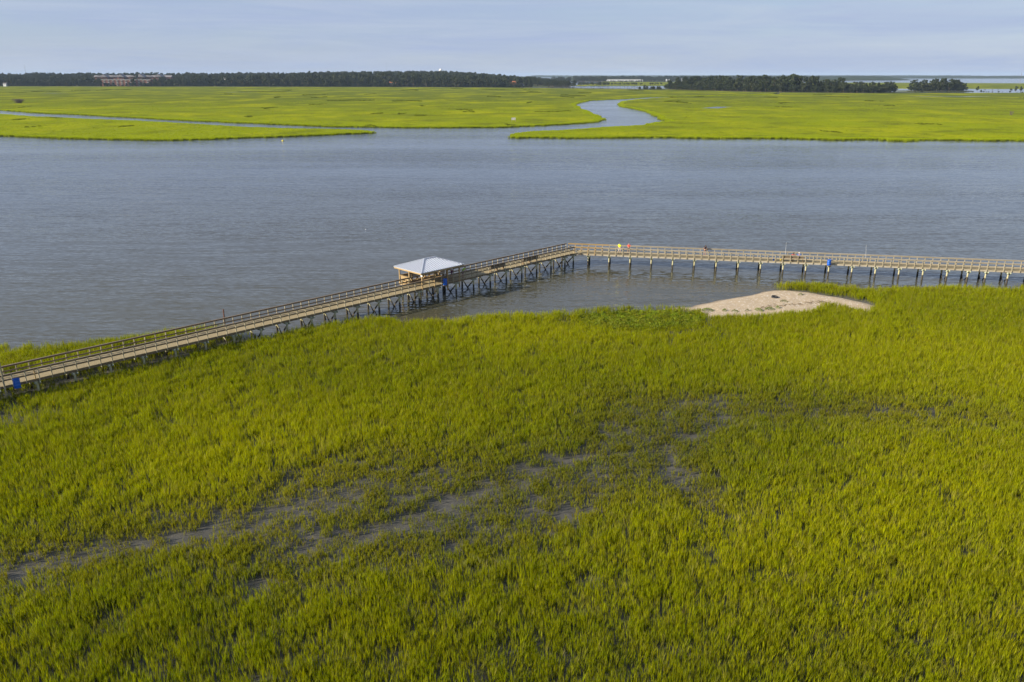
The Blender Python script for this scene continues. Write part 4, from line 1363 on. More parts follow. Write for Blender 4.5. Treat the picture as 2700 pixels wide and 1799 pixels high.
CLUMPS = [source('far_clump_source', tuft_mesh('far_cordgrass_clump', 500 + i, shoots=30, rad=1.0, hgt=1.0, leaf_w=0.09, leaves=3, spread=0.3, dry=0.1)) for i in range(5)]
def far_grass():
    X, Y, H, T = [], [], [], []
    for poly, pts in far_polys:
        m = len(pts)
        # banks
        for i in range(m):
            a, b = np.array(pts[i]), np.array(pts[(i + 1) % m])
            L = np.hypot(*(b - a))
            if L > 60 or min(a[1], b[1]) > 1350:
                continue
            near = min(a[1], b[1])
            n = int(L * (6.0 if near < 700 else 2.4)) + 1
            u = RNG.random(n)[:, None]
            d = (b - a) / (L + 1e-6); nn = np.array([-d[1], d[0]])
            q = a + (b - a) * u + nn * RNG.normal(0, 1.3, n)[:, None]
            X.append(q[:, 0]); Y.append(q[:, 1]); H.append(RNG.uniform(0.7, 1.1, n)); T.append(RNG.uniform(1.1, 1.4, n))
        # meadow surface near the river
        xs = [p[0] for p in poly]; ys = [p[1] for p in poly]
        n = 60000
        x = RNG.uniform(max(min(xs), -700), min(max(xs), 620), n); y = 388 + (1000 - 388) * RNG.random(n) ** 1.7
        k = inside(x, y, poly) & (np.abs(x) < 0.68 * y + 15)
        x, y = x[k], y[k]
        cl = fbm(x * 0.05, y * 0.02, 81, 4)
        k = RNG.random(len(x)) < np.clip(0.25 + 1.6 * (cl - 0.35), 0.05, 1)
        x, y, cl = x[k], y[k], cl[k]
        X.append(x); Y.append(y); H.append(RNG.uniform(0.75, 1.0, len(x))); T.append(0.8 + 0.7 * np.clip(cl - 0.3, 0, 0.5) + RNG.normal(0, 0.08, len(x)))
    # little creeks: rows of taller grass, bank shade painted in as dark tint
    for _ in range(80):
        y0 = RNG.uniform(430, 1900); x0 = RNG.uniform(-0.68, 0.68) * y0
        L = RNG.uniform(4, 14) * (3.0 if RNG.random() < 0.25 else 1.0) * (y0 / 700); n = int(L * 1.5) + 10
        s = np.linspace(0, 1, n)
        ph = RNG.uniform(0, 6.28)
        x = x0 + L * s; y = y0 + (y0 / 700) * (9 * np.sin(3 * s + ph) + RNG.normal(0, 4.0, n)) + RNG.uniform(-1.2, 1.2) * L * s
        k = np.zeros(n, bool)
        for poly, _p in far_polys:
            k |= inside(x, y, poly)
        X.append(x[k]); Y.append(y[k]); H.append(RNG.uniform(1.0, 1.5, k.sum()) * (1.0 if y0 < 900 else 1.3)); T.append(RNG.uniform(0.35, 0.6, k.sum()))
    x, y, h, t = [np.concatenate(q) for q in (X, Y, H, T)]
    n = len(x)
    P = np.stack([x, y, np.full(n, 0.02)], 1)
    rot = np.stack([np.zeros(n), np.zeros(n), RNG.uniform(0, 6.28, n)], 1)
    w = np.interp(y, [400, 900, 1900], [0.9, 1.3, 2.2])
    scl = np.stack([w, w, h], 1)
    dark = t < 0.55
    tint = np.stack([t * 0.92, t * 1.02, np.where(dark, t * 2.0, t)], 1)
    return P, rot, scl, tint, RNG.integers(0, len(CLUMPS), n)
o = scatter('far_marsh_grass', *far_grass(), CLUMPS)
tag(o, 'cordgrass fringing the far banks, little creeks and meadows', 'grass', kind='stuff')

# ponds and side creeks seen in the far marsh
for i, (pts, lb) in enumerate((([(176, 770), (190, 764), (206, 792), (214, 806), (198, 806), (184, 786)], 'small bright pond on the right bank of the creek'),
                               ([(560, 1180), (640, 1176), (690, 1196), (600, 1200)], 'narrow pond in front of the pine hammock'),
                               ([(-800, 1410), (-770, 1402), (-752, 1416), (-785, 1422)], 'small pond far out in the wide marsh'),
                               ([(-520, 1486), (-470, 1478), (-455, 1490), (-500, 1496)], 'smaller pond beyond the dead shrub'))):
    o = link('marsh_pond', mesh_np('marsh_pond', [(x, y, CANOPY + 0.03) for x, y in pts], [tuple(range(len(pts)))], M_WATER))
    tag(o, lb, 'pond', kind='structure')

# dead shrub and white sign out on the marsh
def twig_shrub(name, label, loc, h, w, n, seed, mat):
    r = random.Random(seed)
    mb = MB()
    for i in range(n):
        a = r.uniform(0, 6.28); q = r.uniform(0, w * 0.3)
        p0 = Vector((q * math.cos(a), q * math.sin(a), 0))
        p1 = p0 + Vector((r.gauss(0, w * 0.35), r.gauss(0, w * 0.2), h * r.uniform(0.5, 1.0)))
        mb.tube(p0, p1, 0.14, 0.05, 4, False)
        for k in range(3):
            p2 = p0.lerp(p1, r.uniform(0.4, 0.9)); mb.tube(p2, p2 + Vector((r.gauss(0, w * 0.2), r.gauss(0, w * 0.2), h * 0.3)), 0.07, 0.03, 4, False)
    return tag(link(name, mb.mesh(name, mat), None, loc), label, 'shrub')
M_TWIG = simple_mat('dead_twigs', (0.16, 0.13, 0.10), 0.9, 0.1)
twig_shrub('dead_shrub', 'grey brown dead shrub out on the wide marsh above the island', (-541, 911, 0.4), 5.0, 11.0, 70, 1, M_TWIG)
twig_shrub('dead_shrub', 'bleached dead branch on the pale patch of the marsh beside the creek', (386, 640, 0.4), 3.2, 3.0, 10, 2, M_TWIG)
twig_shrub('dead_shrub', 'low dead brush near the bleached branch on the marsh', (430, 632, 0.4), 2.0, 6.0, 30, 3, M_TWIG)
sg = empty('marsh_sign', (1.0, 541.0, 0.0), 'white two post notice standing on the bank of the wide marsh', 'sign')
for x in (-1.2, 1.2):
    mb = MB(); mb.box((x, 0.05, 1.7), (0.18, 0.18, 3.6)); link('post', mb.mesh('marsh_sign_post', M_POST), sg)
mb = MB(); mb.box((0, -0.08, 2.75), (2.7, 0.06, 1.5)); link('panel', mb.mesh('marsh_sign_panel', M_PALE), sg)

# ------------------------------------------------------------------ mainland, far marsh sheets, far shores
def land(name, poly, z, mat, label, cat, kind='structure'):
    me, _ = prism_mesh(name, poly, -0.8, z, mat)
    return tag(link(name, me), label, cat, kind=kind)
def hill_z(x, y):
    # gentle rise of the mainland behind the wood's edge
    edge = np.interp(x, [-2100, -1385, -646, -241, -47, 120], [2400, 2262, 2189, 2120, 2056, 1980])
    d = y - edge
    e2 = np.clip((150 - x) / 350, 0, 1)
    return 0.9 + np.clip(d / 900, 0, 1) * 13 * e2 + 1.5 * (fbm(x * 0.004, y * 0.004, 91) - 0.5) * np.clip(d / 200, 0, 1)
MAIN = [(-47, 2050), (-241, 2114), (-646, 2183), (-1385, 2256), (-1645, 2335), (-2300, 2420), (-2300, 5200), (300, 5200), (220, 3600), (150, 2700), (120, 2450), (70, 2130)]
o = link('mainland', grid_mesh('mainland', np.arange(-2300, 900, 40.0), np.arange(1990, 5300, 40.0), lambda x, y: np.where(sdist(x, y, MAIN) > 0, hill_z(x, y), 0.9 + 0.05 * np.maximum(-60, sdist(x, y, MAIN))), M_LAND,
         keep=lambda x, y: sdist(x, y, MAIN) > -60))
tag(o, 'wooded mainland rising gently behind the wide marsh', 'land', kind='structure')
land('hammock_ground', [(284, 1795), (332, 1775), (375, 1650), (445, 1500), (596, 1408), (700, 1430), (720, 1500), (640, 1560), (520, 1650), (420, 1800), (340, 1880)], 1.0, M_LAND, 'low ground below the pine hammock', 'land')
land('islet_ground', [(752, 1588), (800, 1580), (880, 1590), (894, 1640), (820, 1670), (750, 1640)], 1.0, M_LAND, 'low round islet carrying the dome of trees', 'land')
land('causeway_ground', [(60, 1960), (130, 1888), (264, 1742), (320, 1740), (300, 1790), (200, 1900), (80, 2010)], 1.4, M_LAND, 'narrow causeway embankment lined with palms', 'land')
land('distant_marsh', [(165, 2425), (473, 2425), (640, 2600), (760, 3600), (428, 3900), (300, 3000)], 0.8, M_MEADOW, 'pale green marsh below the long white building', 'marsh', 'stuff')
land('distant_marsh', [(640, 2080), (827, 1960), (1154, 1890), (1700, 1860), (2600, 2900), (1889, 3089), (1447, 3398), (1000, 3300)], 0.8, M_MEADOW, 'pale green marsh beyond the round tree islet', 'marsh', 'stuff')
land('distant_land', [(420, 4000), (1500, 4100), (2300, 5200), (1900, 6200), (300, 6200), (250, 4600)], 1.5, M_LAND, 'low wooded land behind the long white building', 'land')

def ridge(name, x0, x1, y0, y1, h, seed, label):
    """a distant shore: uneven closed canopy over a body of land with depth"""
    nx = int((x1 - x0) / 14); ny = 6
    xs = np.linspace(x0, x1, nx); ys = np.linspace(y0, y1, ny)
    def zf(x, y):
        e = sstep(x0, x0 + 120, x) * (1 - sstep(x1 - 120, x1, x))
        rowf = sstep(y0, y0 + (y1 - y0) / (ny - 1), y)
        n = 0.62 + 0.40 * fbm(x * 0.012 + seed, y * 0.01, seed, 3) + 0.22 * (vnoise(x * 0.07, y * 0.02, seed + 3) - 0.5)
        return 0.3 + h * n * (0.25 + 0.75 * rowf) * (0.3 + 0.7 * e)
    me = grid_mesh(name, xs, ys, zf, M_PINE)
    # front face down to the water
    bm = bmesh.new(); bm.from_mesh(me)
    fe = [e for e in bm.edges if e.is_boundary and all(abs(q.co.y - y0) < 0.1 for q in e.verts)]
    r = bmesh.ops.extrude_edge_only(bm, edges=fe)
    for q in r['geom']:
        if isinstance(q, bmesh.types.BMVert):
            q.co.z = -0.3
    bmesh.ops.recalc_face_normals(bm, faces=bm.faces)
    bm.to_mesh(me); bm.free()
    return tag(link(name, me), label, 'woods', kind='stuff')
ridge('distant_woods', 300, 2400, 5000, 5600, 24, 1, 'blue grey woods behind the long white building')
ridge('distant_woods', 1250, 2100, 6600, 7200, 20, 2, 'hazy low woods across the far sound')
ridge('distant_woods', 1800, 5600, 7600, 8400, 24, 3, 'blue wooded shore on the right hand horizon')
ridge('distant_woods', 200, 6500, 11500, 12500, 26, 4, 'faintest blue shore along the horizon')

# ------------------------------------------------------------------ trees
def crown_mesh(name, seed, kind):
    r = random.Random(seed)
    v, f = [], []
    lobes = []
    if kind == 'pine':
        for i in range(16):
            z = r.uniform(0.30, 0.98); q = 0.27 * (1.15 - abs(z - 0.72) * 1.6) * r.uniform(0.3, 1.1)
            a = r.uniform(0, 6.28)
            lobes.append((q * math.cos(a), q * math.sin(a), z, r.uniform(0.10, 0.16), 0.75))
    else:
        for i in range(15):
            z = r.uniform(0.14, 0.86); q = 0.36 * math.sqrt(max(0.05, 1 - ((z - 0.45) / 0.5) ** 2)) * r.uniform(0.4, 1.0)
            a = r.uniform(0, 6.28)
            lobes.append((q * math.cos(a), q * math.sin(a), z, r.uniform(0.12, 0.19), 0.85))
    for lx, ly, lz, lr, sq in lobes:
        for k in range(34):
            d = Vector((r.gauss(0, 1), r.gauss(0, 1), r.gauss(0, 1))).normalized()
            rr = lr * r.uniform(0.55, 1.08)
            c = Vector((lx + d.x * rr, ly + d.y * rr, lz + d.z * rr * sq))
            nrm = (d + Vector((r.gauss(0, 0.5), r.gauss(0, 0.5), r.gauss(0, 0.5)))).normalized()
            u = nrm.orthogonal().normalized(); w = nrm.cross(u)
            s = r.uniform(0.035, 0.065)
            b = len(v)
            v += [c + u * s, c + w * s * 0.8, c - u * s * 1.1, c - w * s * 0.7]
            f.append((b, b + 1, b + 2, b + 3))
    return mesh_np(name, v, f, M_PINE if kind == 'pine' else M_OAK)
def trunk_mesh(name, seed, kind):
    r = random.Random(seed)
    mb = MB()
    if kind == 'pine':
        mb.tube((0, 0, -0.05), (0, 0, 0.5), 0.018, 0.013, 7); mb.tube((0, 0, 0.5), (0.01, 0, 0.9), 0.013, 0.004, 6)
        z0, z1 = 0.5, 0.85
    else:
        mb.tube((0, 0, -0.05), (0, 0, 0.3), 0.035, 0.026, 7); mb.tube((0, 0, 0.3), (0.03, 0.02, 0.7), 0.026, 0.008, 6)
        z0, z1 = 0.22, 0.55
    for i in range(6):
        z = r.uniform(z0, z1); a = r.uniform(0, 6.28); q = r.uniform(0.12, 0.22)
        mb.tube((0, 0, z), (q * math.cos(a), q * math.sin(a), z + r.uniform(0.05, 0.16)), 0.009, 0.003, 5)
    return mb.mesh(name, M_BARK)
PINES = [(crown_mesh('pine_crown', 700 + i, 'pine'), trunk_mesh('pine_trunk', 700 + i, 'pine')) for i in range(5)]
OAKS = [(crown_mesh('oak_crown', 750 + i, 'oak'), trunk_mesh('oak_trunk', 750 + i, 'oak')) for i in range(4)]

def tree(kind, loc, h, w, label, group, crown_mat=None):
    cm, tm = random.choice(PINES if kind == 'pine' else OAKS)
    e = empty('pine_tree' if kind == 'pine' else 'oak_tree', loc, label, 'tree', group, random.uniform(0, 6.28))
    e.scale = (w, w, h)
    link('crown', cm, e); link('trunk', tm, e)
    return e

def joined_source(pair, i):
    bm = bmesh.new()
    for me in pair:
        bm.from_mesh(me)
    me = bpy.data.meshes.new('wood_tree')
    nf = len(pair[0].polygons)
    bm.faces.ensure_lookup_table()
    for q in bm.faces:
        q.material_index = 0 if q.index < nf else 1
    bm.to_mesh(me); bm.free()
    me.materials.append(pair[0].materials[0]); me.materials.append(M_BARK)
    return source('wood_tree_source', me)
SRC = [joined_source(p, i) for i, p in enumerate(PINES + OAKS)]

# front row of the far wood: single trees along the marsh edge
edge_x = np.array([-2100, -1385, -646, -241, -47, 60]); edge_y = np.array([2400, 2262, 2189, 2120, 2056, 2030])
xs_row = np.linspace(-1640, 40, 165)
for i, x in enumerate(xs_row):
    x = x + random.uniform(-4, 4)
    y = float(np.interp(x, edge_x, edge_y)) + random.uniform(4, 30)
    left = x < -700
    in_front_of_flats = -1110 < x < -965
    kind = 'oak' if random.random() < (0.6 if left else 0.45) else 'pine'
    h = random.uniform(17, 23) if left else random.uniform(20, 29)
    if kind == 'oak':
        h *= 0.85
    if in_front_of_flats:
        h *= random.uniform(0.6, 1.05)
    w = h * random.uniform(0.75, 1.0) * (1.1 if kind == 'oak' else 0.9)
    tree(kind, (x, y, float(hill_z(np.array([x]), np.array([y]))[0]) - 0.3), h, w,
         'dark pine in the front row of the far wood' if kind == 'pine' else 'dark spreading oak in the front row of the far wood',
         'trees along the edge of the far wood')

# the depth of the wood behind: one mass
def wood():
    X, Y, Hh = [], [], []
    n = 5200
    y = 2080 + 1500 * RNG.random(n) ** 1.4; x = RNG.uniform(-0.75, 0.06, n) * y
    e = np.interp(x, edge_x, edge_y)
    k = (y > e + 26) & (sdist(x, y, MAIN) > 15)
    # clearings for the buildings
    k &= ~((x > -1250) & (x < -995) & (y > 2450) & (y < 2520))
    k &= ~((x > -1110) & (x < -962) & (y > 2225) & (y < 2280))
    for bx, by, br in ((-311, 2190, 22), (3, 2105, 20), (25, 2080, 15), (-799, 2330, 20)):
        k &= np.hypot(x - bx, (y - by + 10) * 0.6) > br
    x, y = x[k], y[k]
    n = len(x)
    h = RNG.uniform(14, 26, n) + np.where(x > -700, 5.5, 0) * np.clip((-x / y) / 0.08, 0, 1)
    h = h * np.interp(x / y, [-0.05, 0.02, 0.06], [1.0, 0.86, 0.6])
    behind = (x < -900) & (y < 2420) & (x > -1380)
    h = np.where(behind, h * 0.75, h)
    w = h * RNG.uniform(0.7, 1.0, n)
    P = np.stack([x, y, hill_z(x, y) - 0.4], 1)
    rot = np.stack([np.zeros(n), np.zeros(n), RNG.uniform(0, 6.28, n)], 1)
    return P, rot, np.stack([w, w, h], 1), np.ones((n, 3)), RNG.integers(0, len(SRC), n)
o = scatter('far_wood', *wood(), SRC)
tag(o, 'dense dark pine and oak wood stretching back from the marsh edge', 'wood', kind='stuff')
def understorey():
    n = 1500
    x = RNG.uniform(-1680, 50, n); e = np.interp(x, edge_x, edge_y); y = e + RNG.uniform(3, 45, n)
    h = RNG.uniform(3.5, 9, n); h = np.where((x > -1110) & (x < -965) & (y > e + 12), h * 0.6, h); w = h * RNG.uniform(1.1, 1.7, n)
    P = np.stack([x, y, np.full(n, 0.5)], 1)
    return P, np.stack([np.zeros(n), np.zeros(n), RNG.uniform(0, 6.28, n)], 1), np.stack([w, w, h], 1), np.ones((n, 3)), RNG.integers(len(PINES), len(SRC), n)
o = scatter('wood_understorey', *understorey(), SRC)
tag(o, 'tangled shrubs along the foot of the far wood', 'undergrowth', kind='stuff')

# pine hammock and islet: each tree on its own
def row(pts, n, hfun, depth, label_p, label_o, group, oak=0.3):
    P = np.array(pts, float)
    for i in range(n):
        cum = np.concatenate([[0], np.cumsum(np.hypot(*np.diff(P, axis=0).T))])
        k = (i + random.random()) / n * cum[-1] * 0.9999; j = int(np.searchsorted(cum, k, 'right') - 1)
        q = P[j] + (P[j + 1] - P[j]) * ((k - cum[j]) / (cum[j + 1] - cum[j]))
        d = random.random() ** 1.3 * depth
        x, y = q[0] + random.uniform(-5, 5) + d * 0.35, q[1] + d
        kind = 'oak' if random.random() < (oak + (0.35 if d < depth * 0.15 else 0)) else 'pine'
        h = hfun(x) * random.uniform(0.70, 1.10) * (0.72 if kind == 'oak' else 1.0)
        w = h * random.uniform(0.72, 0.98) * (1.15 if kind == 'oak' else 1.0)
        tree(kind, (x, y, 0.8), h, w, label_p if kind == 'pine' else label_o, group)
HAM = [(335, 1778), (380, 1652), (450, 1506), (520, 1460), (598, 1416), (660, 1436)]
ham_h = lambda x: float(np.interp(x, [290, 340, 380, 440, 500, 560, 620, 700], [17, 20, 24, 26, 27, 23, 19, 13]))
row(HAM, 215, ham_h, 70, 'pine in the dark hammock on the marsh right of the creek', 'oak in the dark hammock on the marsh right of the creek', 'trees of the pine hammock')
ISL = [(766, 1596), (800, 1592), (840, 1592), (868, 1598)]
row(ISL, 48, lambda x: float(np.interp(x, [755, 785, 822, 860, 890], [13, 20, 22, 19, 11])), 45, 'pine on the round islet beyond the marsh', 'oak on the round islet beyond the marsh', 'trees of the round islet')
row([(268, 1770), (290, 1755), (308, 1742)], 12, lambda x: 10.0, 18, 'small pine in the clump at the end of the causeway', 'low oak in the clump at the end of the causeway', 'clump at the end of the causeway', 0.8)
row([(884, 1480), (920, 1470), (990, 1460)], 14, lambda x: 11.0, 30, 'pine in the low clump at the right edge of the marsh', 'oak in the low clump at the right edge of the marsh', 'clump at the edge of the marsh', 0.5)
row([(832, 1490), (838, 1490)], 2, lambda x: 9.0, 4, 'lone pine between the islet and the low clump', 'lone bushy oak between the islet and the low clump', 'bushes between islet and clump', 0.9)
def shrub_belt():
    Q = []
    for pts, n, dep, hh in ((HAM, 520, 40, 9.5), (ISL, 110, 18, 8.0), ([(266, 1770), (290, 1755), (312, 1742)], 36, 10, 4.0), ([(690, 1440), (884, 1450), (990, 1440)], 40, 8, 2.5), ([(70, 1955), (132, 1890), (264, 1746)], 50, 6, 1.8)):
        Pp = np.array(pts, float)
        for i in range(n):
            cum = np.concatenate([[0], np.cumsum(np.hypot(*np.diff(Pp, axis=0).T))])
            k = (i + random.random()) / n * cum[-1] * 0.9999; j = int(np.searchsorted(cum, k, 'right') - 1)
            q = Pp[j] + (Pp[j + 1] - Pp[j]) * ((k - cum[j]) / (cum[j + 1] - cum[j]))
            Q.append((q[0] + random.uniform(-4, 4), q[1] + random.uniform(-4, dep), 0.6, hh * random.uniform(0.5, 1.3)))
    a = np.array(Q); n = len(a)
    w = a[:, 3] * RNG.uniform(1.1, 1.8, n)
    return a[:, :3], np.stack([np.zeros(n), np.zeros(n), RNG.uniform(0, 6.28, n)], 1), np.stack([w, w, a[:, 3]], 1), np.ones((n, 3)), RNG.integers(len(PINES), len(SRC), n)
o = scatter('hammock_shrubs', *shrub_belt(), SRC)
tag(o, 'low shrubs along the feet of the hammock, islet and causeway', 'undergrowth', kind='stuff')

def groves():
    Q = []
    for x0, x1, y0, y1, n, h0, h1 in ((330, 1500, 4180, 4500, 620, 15, 25), (620, 1450, 4000, 4170, 170, 10, 18), (180, 430, 3700, 4000, 110, 12, 22), (200, 300, 2500, 2640, 60, 5, 9), (300, 480, 2600, 2700, 50, 4, 7), (90, 165, 2160, 2700, 170, 7, 15), (430, 700, 3560, 3700, 70, 4, 8), (700, 1000, 3300, 3420, 60, 5, 10)):
        x = RNG.uniform(x0, x1, n); y = RNG.uniform(y0, y1, n)
        Q.append(np.stack([x, y, np.full(n, 0.8), RNG.uniform(h0, h1, n)], 1))
    a = np.concatenate(Q); n = len(a)
    w = a[:, 3] * RNG.uniform(0.9, 1.4, n)
    return a[:, :3], np.stack([np.zeros(n), np.zeros(n), RNG.uniform(0, 6.28, n)], 1), np.stack([w, w, a[:, 3]], 1), np.ones((n, 3)), RNG.integers(0, len(SRC), n)
o = scatter('distant_groves', *groves(), SRC)
tag(o, 'hazy groves around the long white building and the causeway', 'woods', kind='stuff')

# cabbage palms on the causeway
def palm_meshes(seed):
    r = random.Random(seed)
    v, f = [], []
    for i in range(30):
        a = r.uniform(0, 6.28); e = r.uniform(-0.6, 1.3)
        d = Vector((math.cos(a) * math.cos(e), math.sin(a) * math.cos(e), math.sin(e)))
        sd = Vector((-math.sin(a), math.cos(a), 0))
        L = r.uniform(1.3, 1.9)
        b = len(v)
        v += [Vector((0, 0, 4.6)), d * L * 0.6 + sd * 0.45 + Vector((0, 0, 4.6)), d * L + Vector((0, 0, 4.3)), d * L * 0.6 - sd * 0.45 + Vector((0, 0, 4.6))]
        f.append((b, b + 1, b + 2, b + 3))
    mb = MB(); mb.tube((0, 0, -0.3), (0, 0, 4.6), 0.24, 0.19, 8)
    return mesh_np('palm_fronds', v, f, M_PALM), mb.mesh('palm_trunk', M_BARK)
PALMS = [palm_meshes(i) for i in range(3)]
for i in range(22):
    u = (i + random.uniform(-0.3, 0.3)) / 21
    p = Vector((128, 1905)).lerp(Vector((264, 1752)), u)
    e = empty('palm_tree', (p.x, p.y, 1.3), 'small cabbage palm in the row along the causeway', 'palm', 'palms along the causeway', random.uniform(0, 6))
    s = random.uniform(0.75, 1.15); e.scale = (s, s, s)
    a_, b_ = random.choice(PALMS)
    link('fronds', a_, e); link('trunk', b_, e)
for i, (x, y, s) in enumerate(((778, 1530, 0.8), (800, 1528, 0.7), (850, 1500, 0.9), (866, 1505, 0.8), (873, 1500, 0.8))):
    e = empty('palm_tree', (x, y, 0.6), 'small cabbage palm between the round islet and the low clump', 'palm', 'palms beyond the islet', i)
    e.scale = (s, s, s)
    a_, b_ = random.choice(PALMS)
    link('fronds', a_, e); link('trunk', b_, e)
mb = MB()
for a, b in (((62, 1965), (132, 1895)), ((132, 1895), (264, 1750))):
    d = Vector(b) - Vector(a); m_ = (Vector(a) + Vector(b)) / 2
    mb.box((m_.x, m_.y + 3, 1.45), (d.length, 5.0, 0.08), Matrix.Rotation(math.atan2(d.y, d.x), 3, 'Z'))
tag(link('causeway_road', mb.mesh('causeway_road', M_ROAD)), 'pale road along the palm lined causeway', 'road', kind='structure')

# ------------------------------------------------------------------ buildings across the marsh
def bpart(name, b, mb, mat):
    return link(name, mb.mesh(name, mat), b)
def gable(mb, cx, cy, z, wx, wy, h, along='x'):
    x, y = wx / 2, wy / 2
    if along == 'x':
        vv = [(cx - x, cy - y, z), (cx + x, cy - y, z), (cx + x, cy + y, z), (cx - x, cy + y, z), (cx - x, cy, z + h), (cx + x, cy, z + h)]
        mb.add(vv, [(0, 1, 5, 4), (2, 3, 4, 5), (3, 0, 4), (1, 2, 5), (3, 2, 1, 0)])
    else:
        vv = [(cx - x, cy - y, z), (cx + x, cy - y, z), (cx + x, cy + y, z), (cx - x, cy + y, z), (cx, cy - y, z + h), (cx, cy + y, z + h)]
        mb.add(vv, [(0, 4, 5, 3), (1, 2, 5, 4), (0, 1, 4), (2, 3, 5), (3, 2, 1, 0)])
# long gabled halls standing above the trees
hall = empty('gabled_hall', (-1122, 2480, 5), 'long brick building with many grey gables above the far wood', 'building')
mb = MB(); mb.box((0, 8, 9), (226, 16, 20)); wall = bpart('wall', hall, mb, M_BRICK)
mb = MB(); gable(mb, 0, 8, 19.0, 230, 19, 5.0, 'x'); bpart('roof', hall, mb, M_SLATE)
for i, (x, w, h, out) in enumerate(((-98, 22, 4.5, 5), (-80, 18, 7.5, 9), (-52, 24, 4.5, 5), (-31, 20, 7.5, 9), (2, 24, 4.5, 5), (28, 24, 8.5, 12), (52, 22, 4.5, 5), (82, 24, 8.0, 12))):
    mb = MB(); mb.box((x, -out / 2 + 0.2, 9), (w, out, 20)); wg = bpart('wing', hall, mb, M_BRICK)
    mb = MB(); gable(mb, x, -out / 2 + 5, 19.2 + 0.04 * i, w + 2, out + 16, h, 'y'); link('wing_roof', mb.mesh('wing_roof', M_SLATE), wg)
    for k in range(2):
        mb = MB(); mb.box((x - 4.5 + 9 * k, -out + 0.05, 13.5), (3.0, 0.4, 2.6)); link('window', mb.mesh('hall_window', M_WINDOW), wg)
# brick flats with white balconies at the marsh edge
flats = empty('brick_flats', (-1035, 2246, 1.0), 'low red brick flats with rows of white balconies among the trees', 'building')
mb = MB(); mb.box((0, 7, 8.2), (130, 14, 16.4)); bpart('wall', flats, mb, M_BRICK)
mb = MB(); mb.box((0, 7, 16.8), (134, 16, 0.9)); bpart('roof', flats, mb, M_PALE)
for fl in range(4):
    for k in range(11):
        x = -58 + k * 11.6
        mb = MB(); mb.box((x, -0.9, 2.2 + 3.9 * fl), (4.6, 1.8, 0.95)); b_ = bpart('balcony', flats, mb, M_PALE)
        mb = MB(); mb.box((x, -0.05, 4.1 + 3.9 * fl), (4.6, 0.2, 1.7)); bpart('window', flats, mb, M_WINDOW)
# long white building far behind the causeway
wb = empty('long_white_building', (549, 4076, 1.5), 'very long low white building gleaming beyond the causeway', 'building')
mb = MB(); mb.box((0, 15, 3.8), (178, 30, 7.6)); bpart('wall', wb, mb, M_WHITE)
mb = MB(); mb.box((0, 15, 8.0), (182, 33, 0.9)); bpart('roof', wb, mb, M_WHITE)
for k in range(14):
    mb = MB(); mb.box((-82 + k * 12.6, -0.1, 2.2), (4.5, 0.5, 3.2)); bpart('door', wb, mb, M_SLATE)
def house(label, loc, w, d, h, rh, wm, rm):
    b = empty('house', loc, label, 'house')
    mb = MB(); mb.box((0, d / 2, h / 2), (w, d, h)); bpart('wall', b, mb, wm)
    mb = MB(); gable(mb, 0, d / 2, h, w + 1.2, d + 1.2, rh, 'x'); bpart('roof', b, mb, rm)
    for k in range(max(2, int(w / 5))):
        mb = MB(); mb.box((-w / 2 + 2.5 + k * 5, -0.05, h * 0.55), (1.5, 0.2, 1.8)); bpart('window', b, mb, M_WINDOW)
    return b
house('house with orange tiled roof half hidden in the far wood', (-311, 2178, 5.0), 16, 10, 5, 4.5, M_WHITE, M_ORANGE)
house('red roofed house at the thin end of the far wood', (2, 2092, 6.0), 18, 11, 5, 4.5, M_BRICK, M_ORANGE)
house('white house beside the red roofed house', (28, 2066, 1.0), 15, 10, 6, 2.5, M_WHITE, M_SLATE)
house('pale roofed house in the wood right of the gabled building', (-799, 2320, 16.0), 22, 10, 4, 3, M_WHITE, M_SLATE)
house('small white house at the left end of the far wood', (-1372, 2262, 0.8), 8, 8, 6, 3, M_WHITE, M_SLATE)
house('grey house beyond the long white building', (840, 4090, 1.5), 34, 14, 7, 5, M_WHITE, M_SLATE)
house('white house on the far land beyond the palms', (760, 4120, 1.5), 26, 12, 6, 3, M_WHITE, M_WHITE)
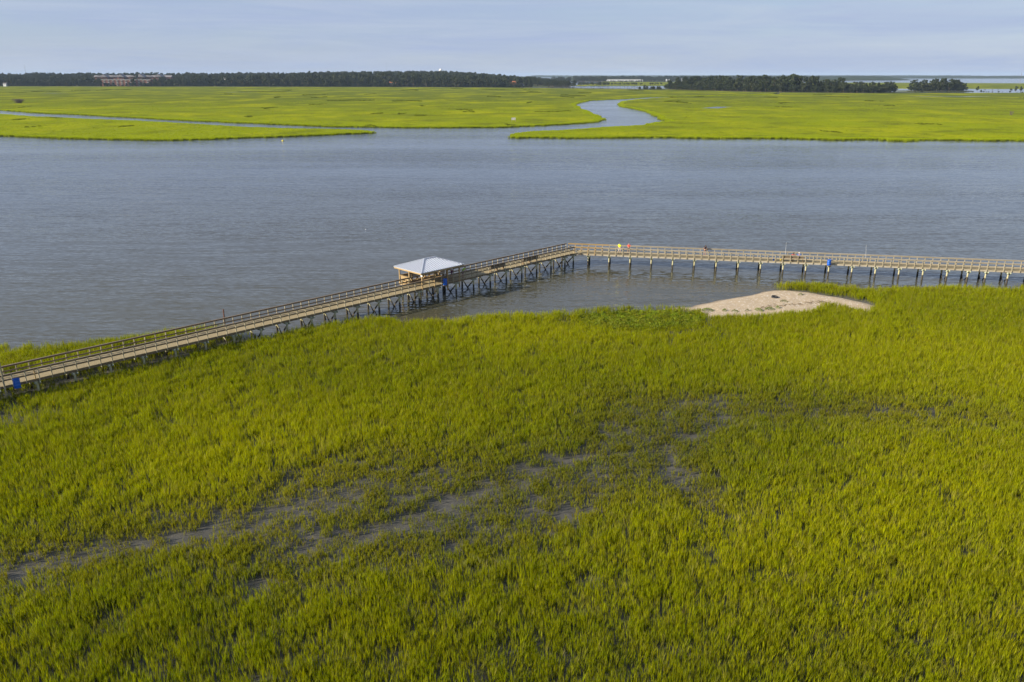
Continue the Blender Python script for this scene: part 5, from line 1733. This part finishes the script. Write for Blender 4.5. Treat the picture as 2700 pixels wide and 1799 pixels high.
# water tower
wt = empty('water_tower', (-339, 4000, 12), 'white ball water tower rising above the far wood', 'water tower')
mb = MB(); mb.lathe([(0, 28), (3.5, 29), (7.4, 33.5), (8.2, 38), (7.6, 42), (5.0, 45), (0, 46.2)], 24); bpart('tank', wt, mb, M_WHITE)
mb = MB(); mb.lathe([(4.0, -2), (2.2, 4), (2.0, 24), (3.6, 29.2)], 18); bpart('stem', wt, mb, M_WHITE)
mb = MB(); mb.lathe([(8.25, 35.5), (8.6, 35.6), (8.6, 36.4), (8.25, 36.5)], 24); bpart('band', wt, mb, M_SLATE)
# radio masts
for loc, h, lb in (((-1736, 3000, 10), 54, 'thin radio mast at the left end of the wood'), ((-523, 3500, 14), 66, 'thin radio mast left of the water tower'), ((1553, 2560, 1), 36, 'thin pale pylon beyond the marsh at the right edge')):
    mb = MB()
    for k in range(3):
        a = k * 2.094
        mb.tube((0.7 * math.cos(a), 0.7 * math.sin(a), 0), (0.35 * math.cos(a), 0.35 * math.sin(a), h), 0.14, 0.1, 5)
    for z in np.arange(2, h, 3.0):
        q = 0.7 - 0.35 * z / h
        for k in range(3):
            a, b = k * 2.094, (k + 1) * 2.094
            mb.tube((q * math.cos(a), q * math.sin(a), z), (q * math.cos(b), q * math.sin(b), z + 1.5), 0.06, 0.06, 4)
    tag(link('radio_mast', mb.mesh('radio_mast', M_SLATE), None, loc), lb, 'mast')

# ------------------------------------------------------------------ haze
mb = MB(); mb.box((0, 0, 0), (1, 1, 1))
hm, hnt, hout = new_mat('air')
pvn = N(hnt, 'ShaderNodeVolumePrincipled')
pvn.inputs['Color'].default_value = (0.58, 0.76, 1.0, 1)
pvn.inputs['Density'].default_value = 3.6e-5
pvn.inputs['Density Attribute'].default_value = ''
hnt.links.new(pvn.outputs[0], hout.inputs['Volume'])
hz = link('haze', mb.mesh('haze', hm), None, (0, 15850, 41.25))
hz.scale = (32200, 32500, 89.5)
tag(hz, 'thin bluish summer haze over the whole estuary', 'haze', kind='stuff')
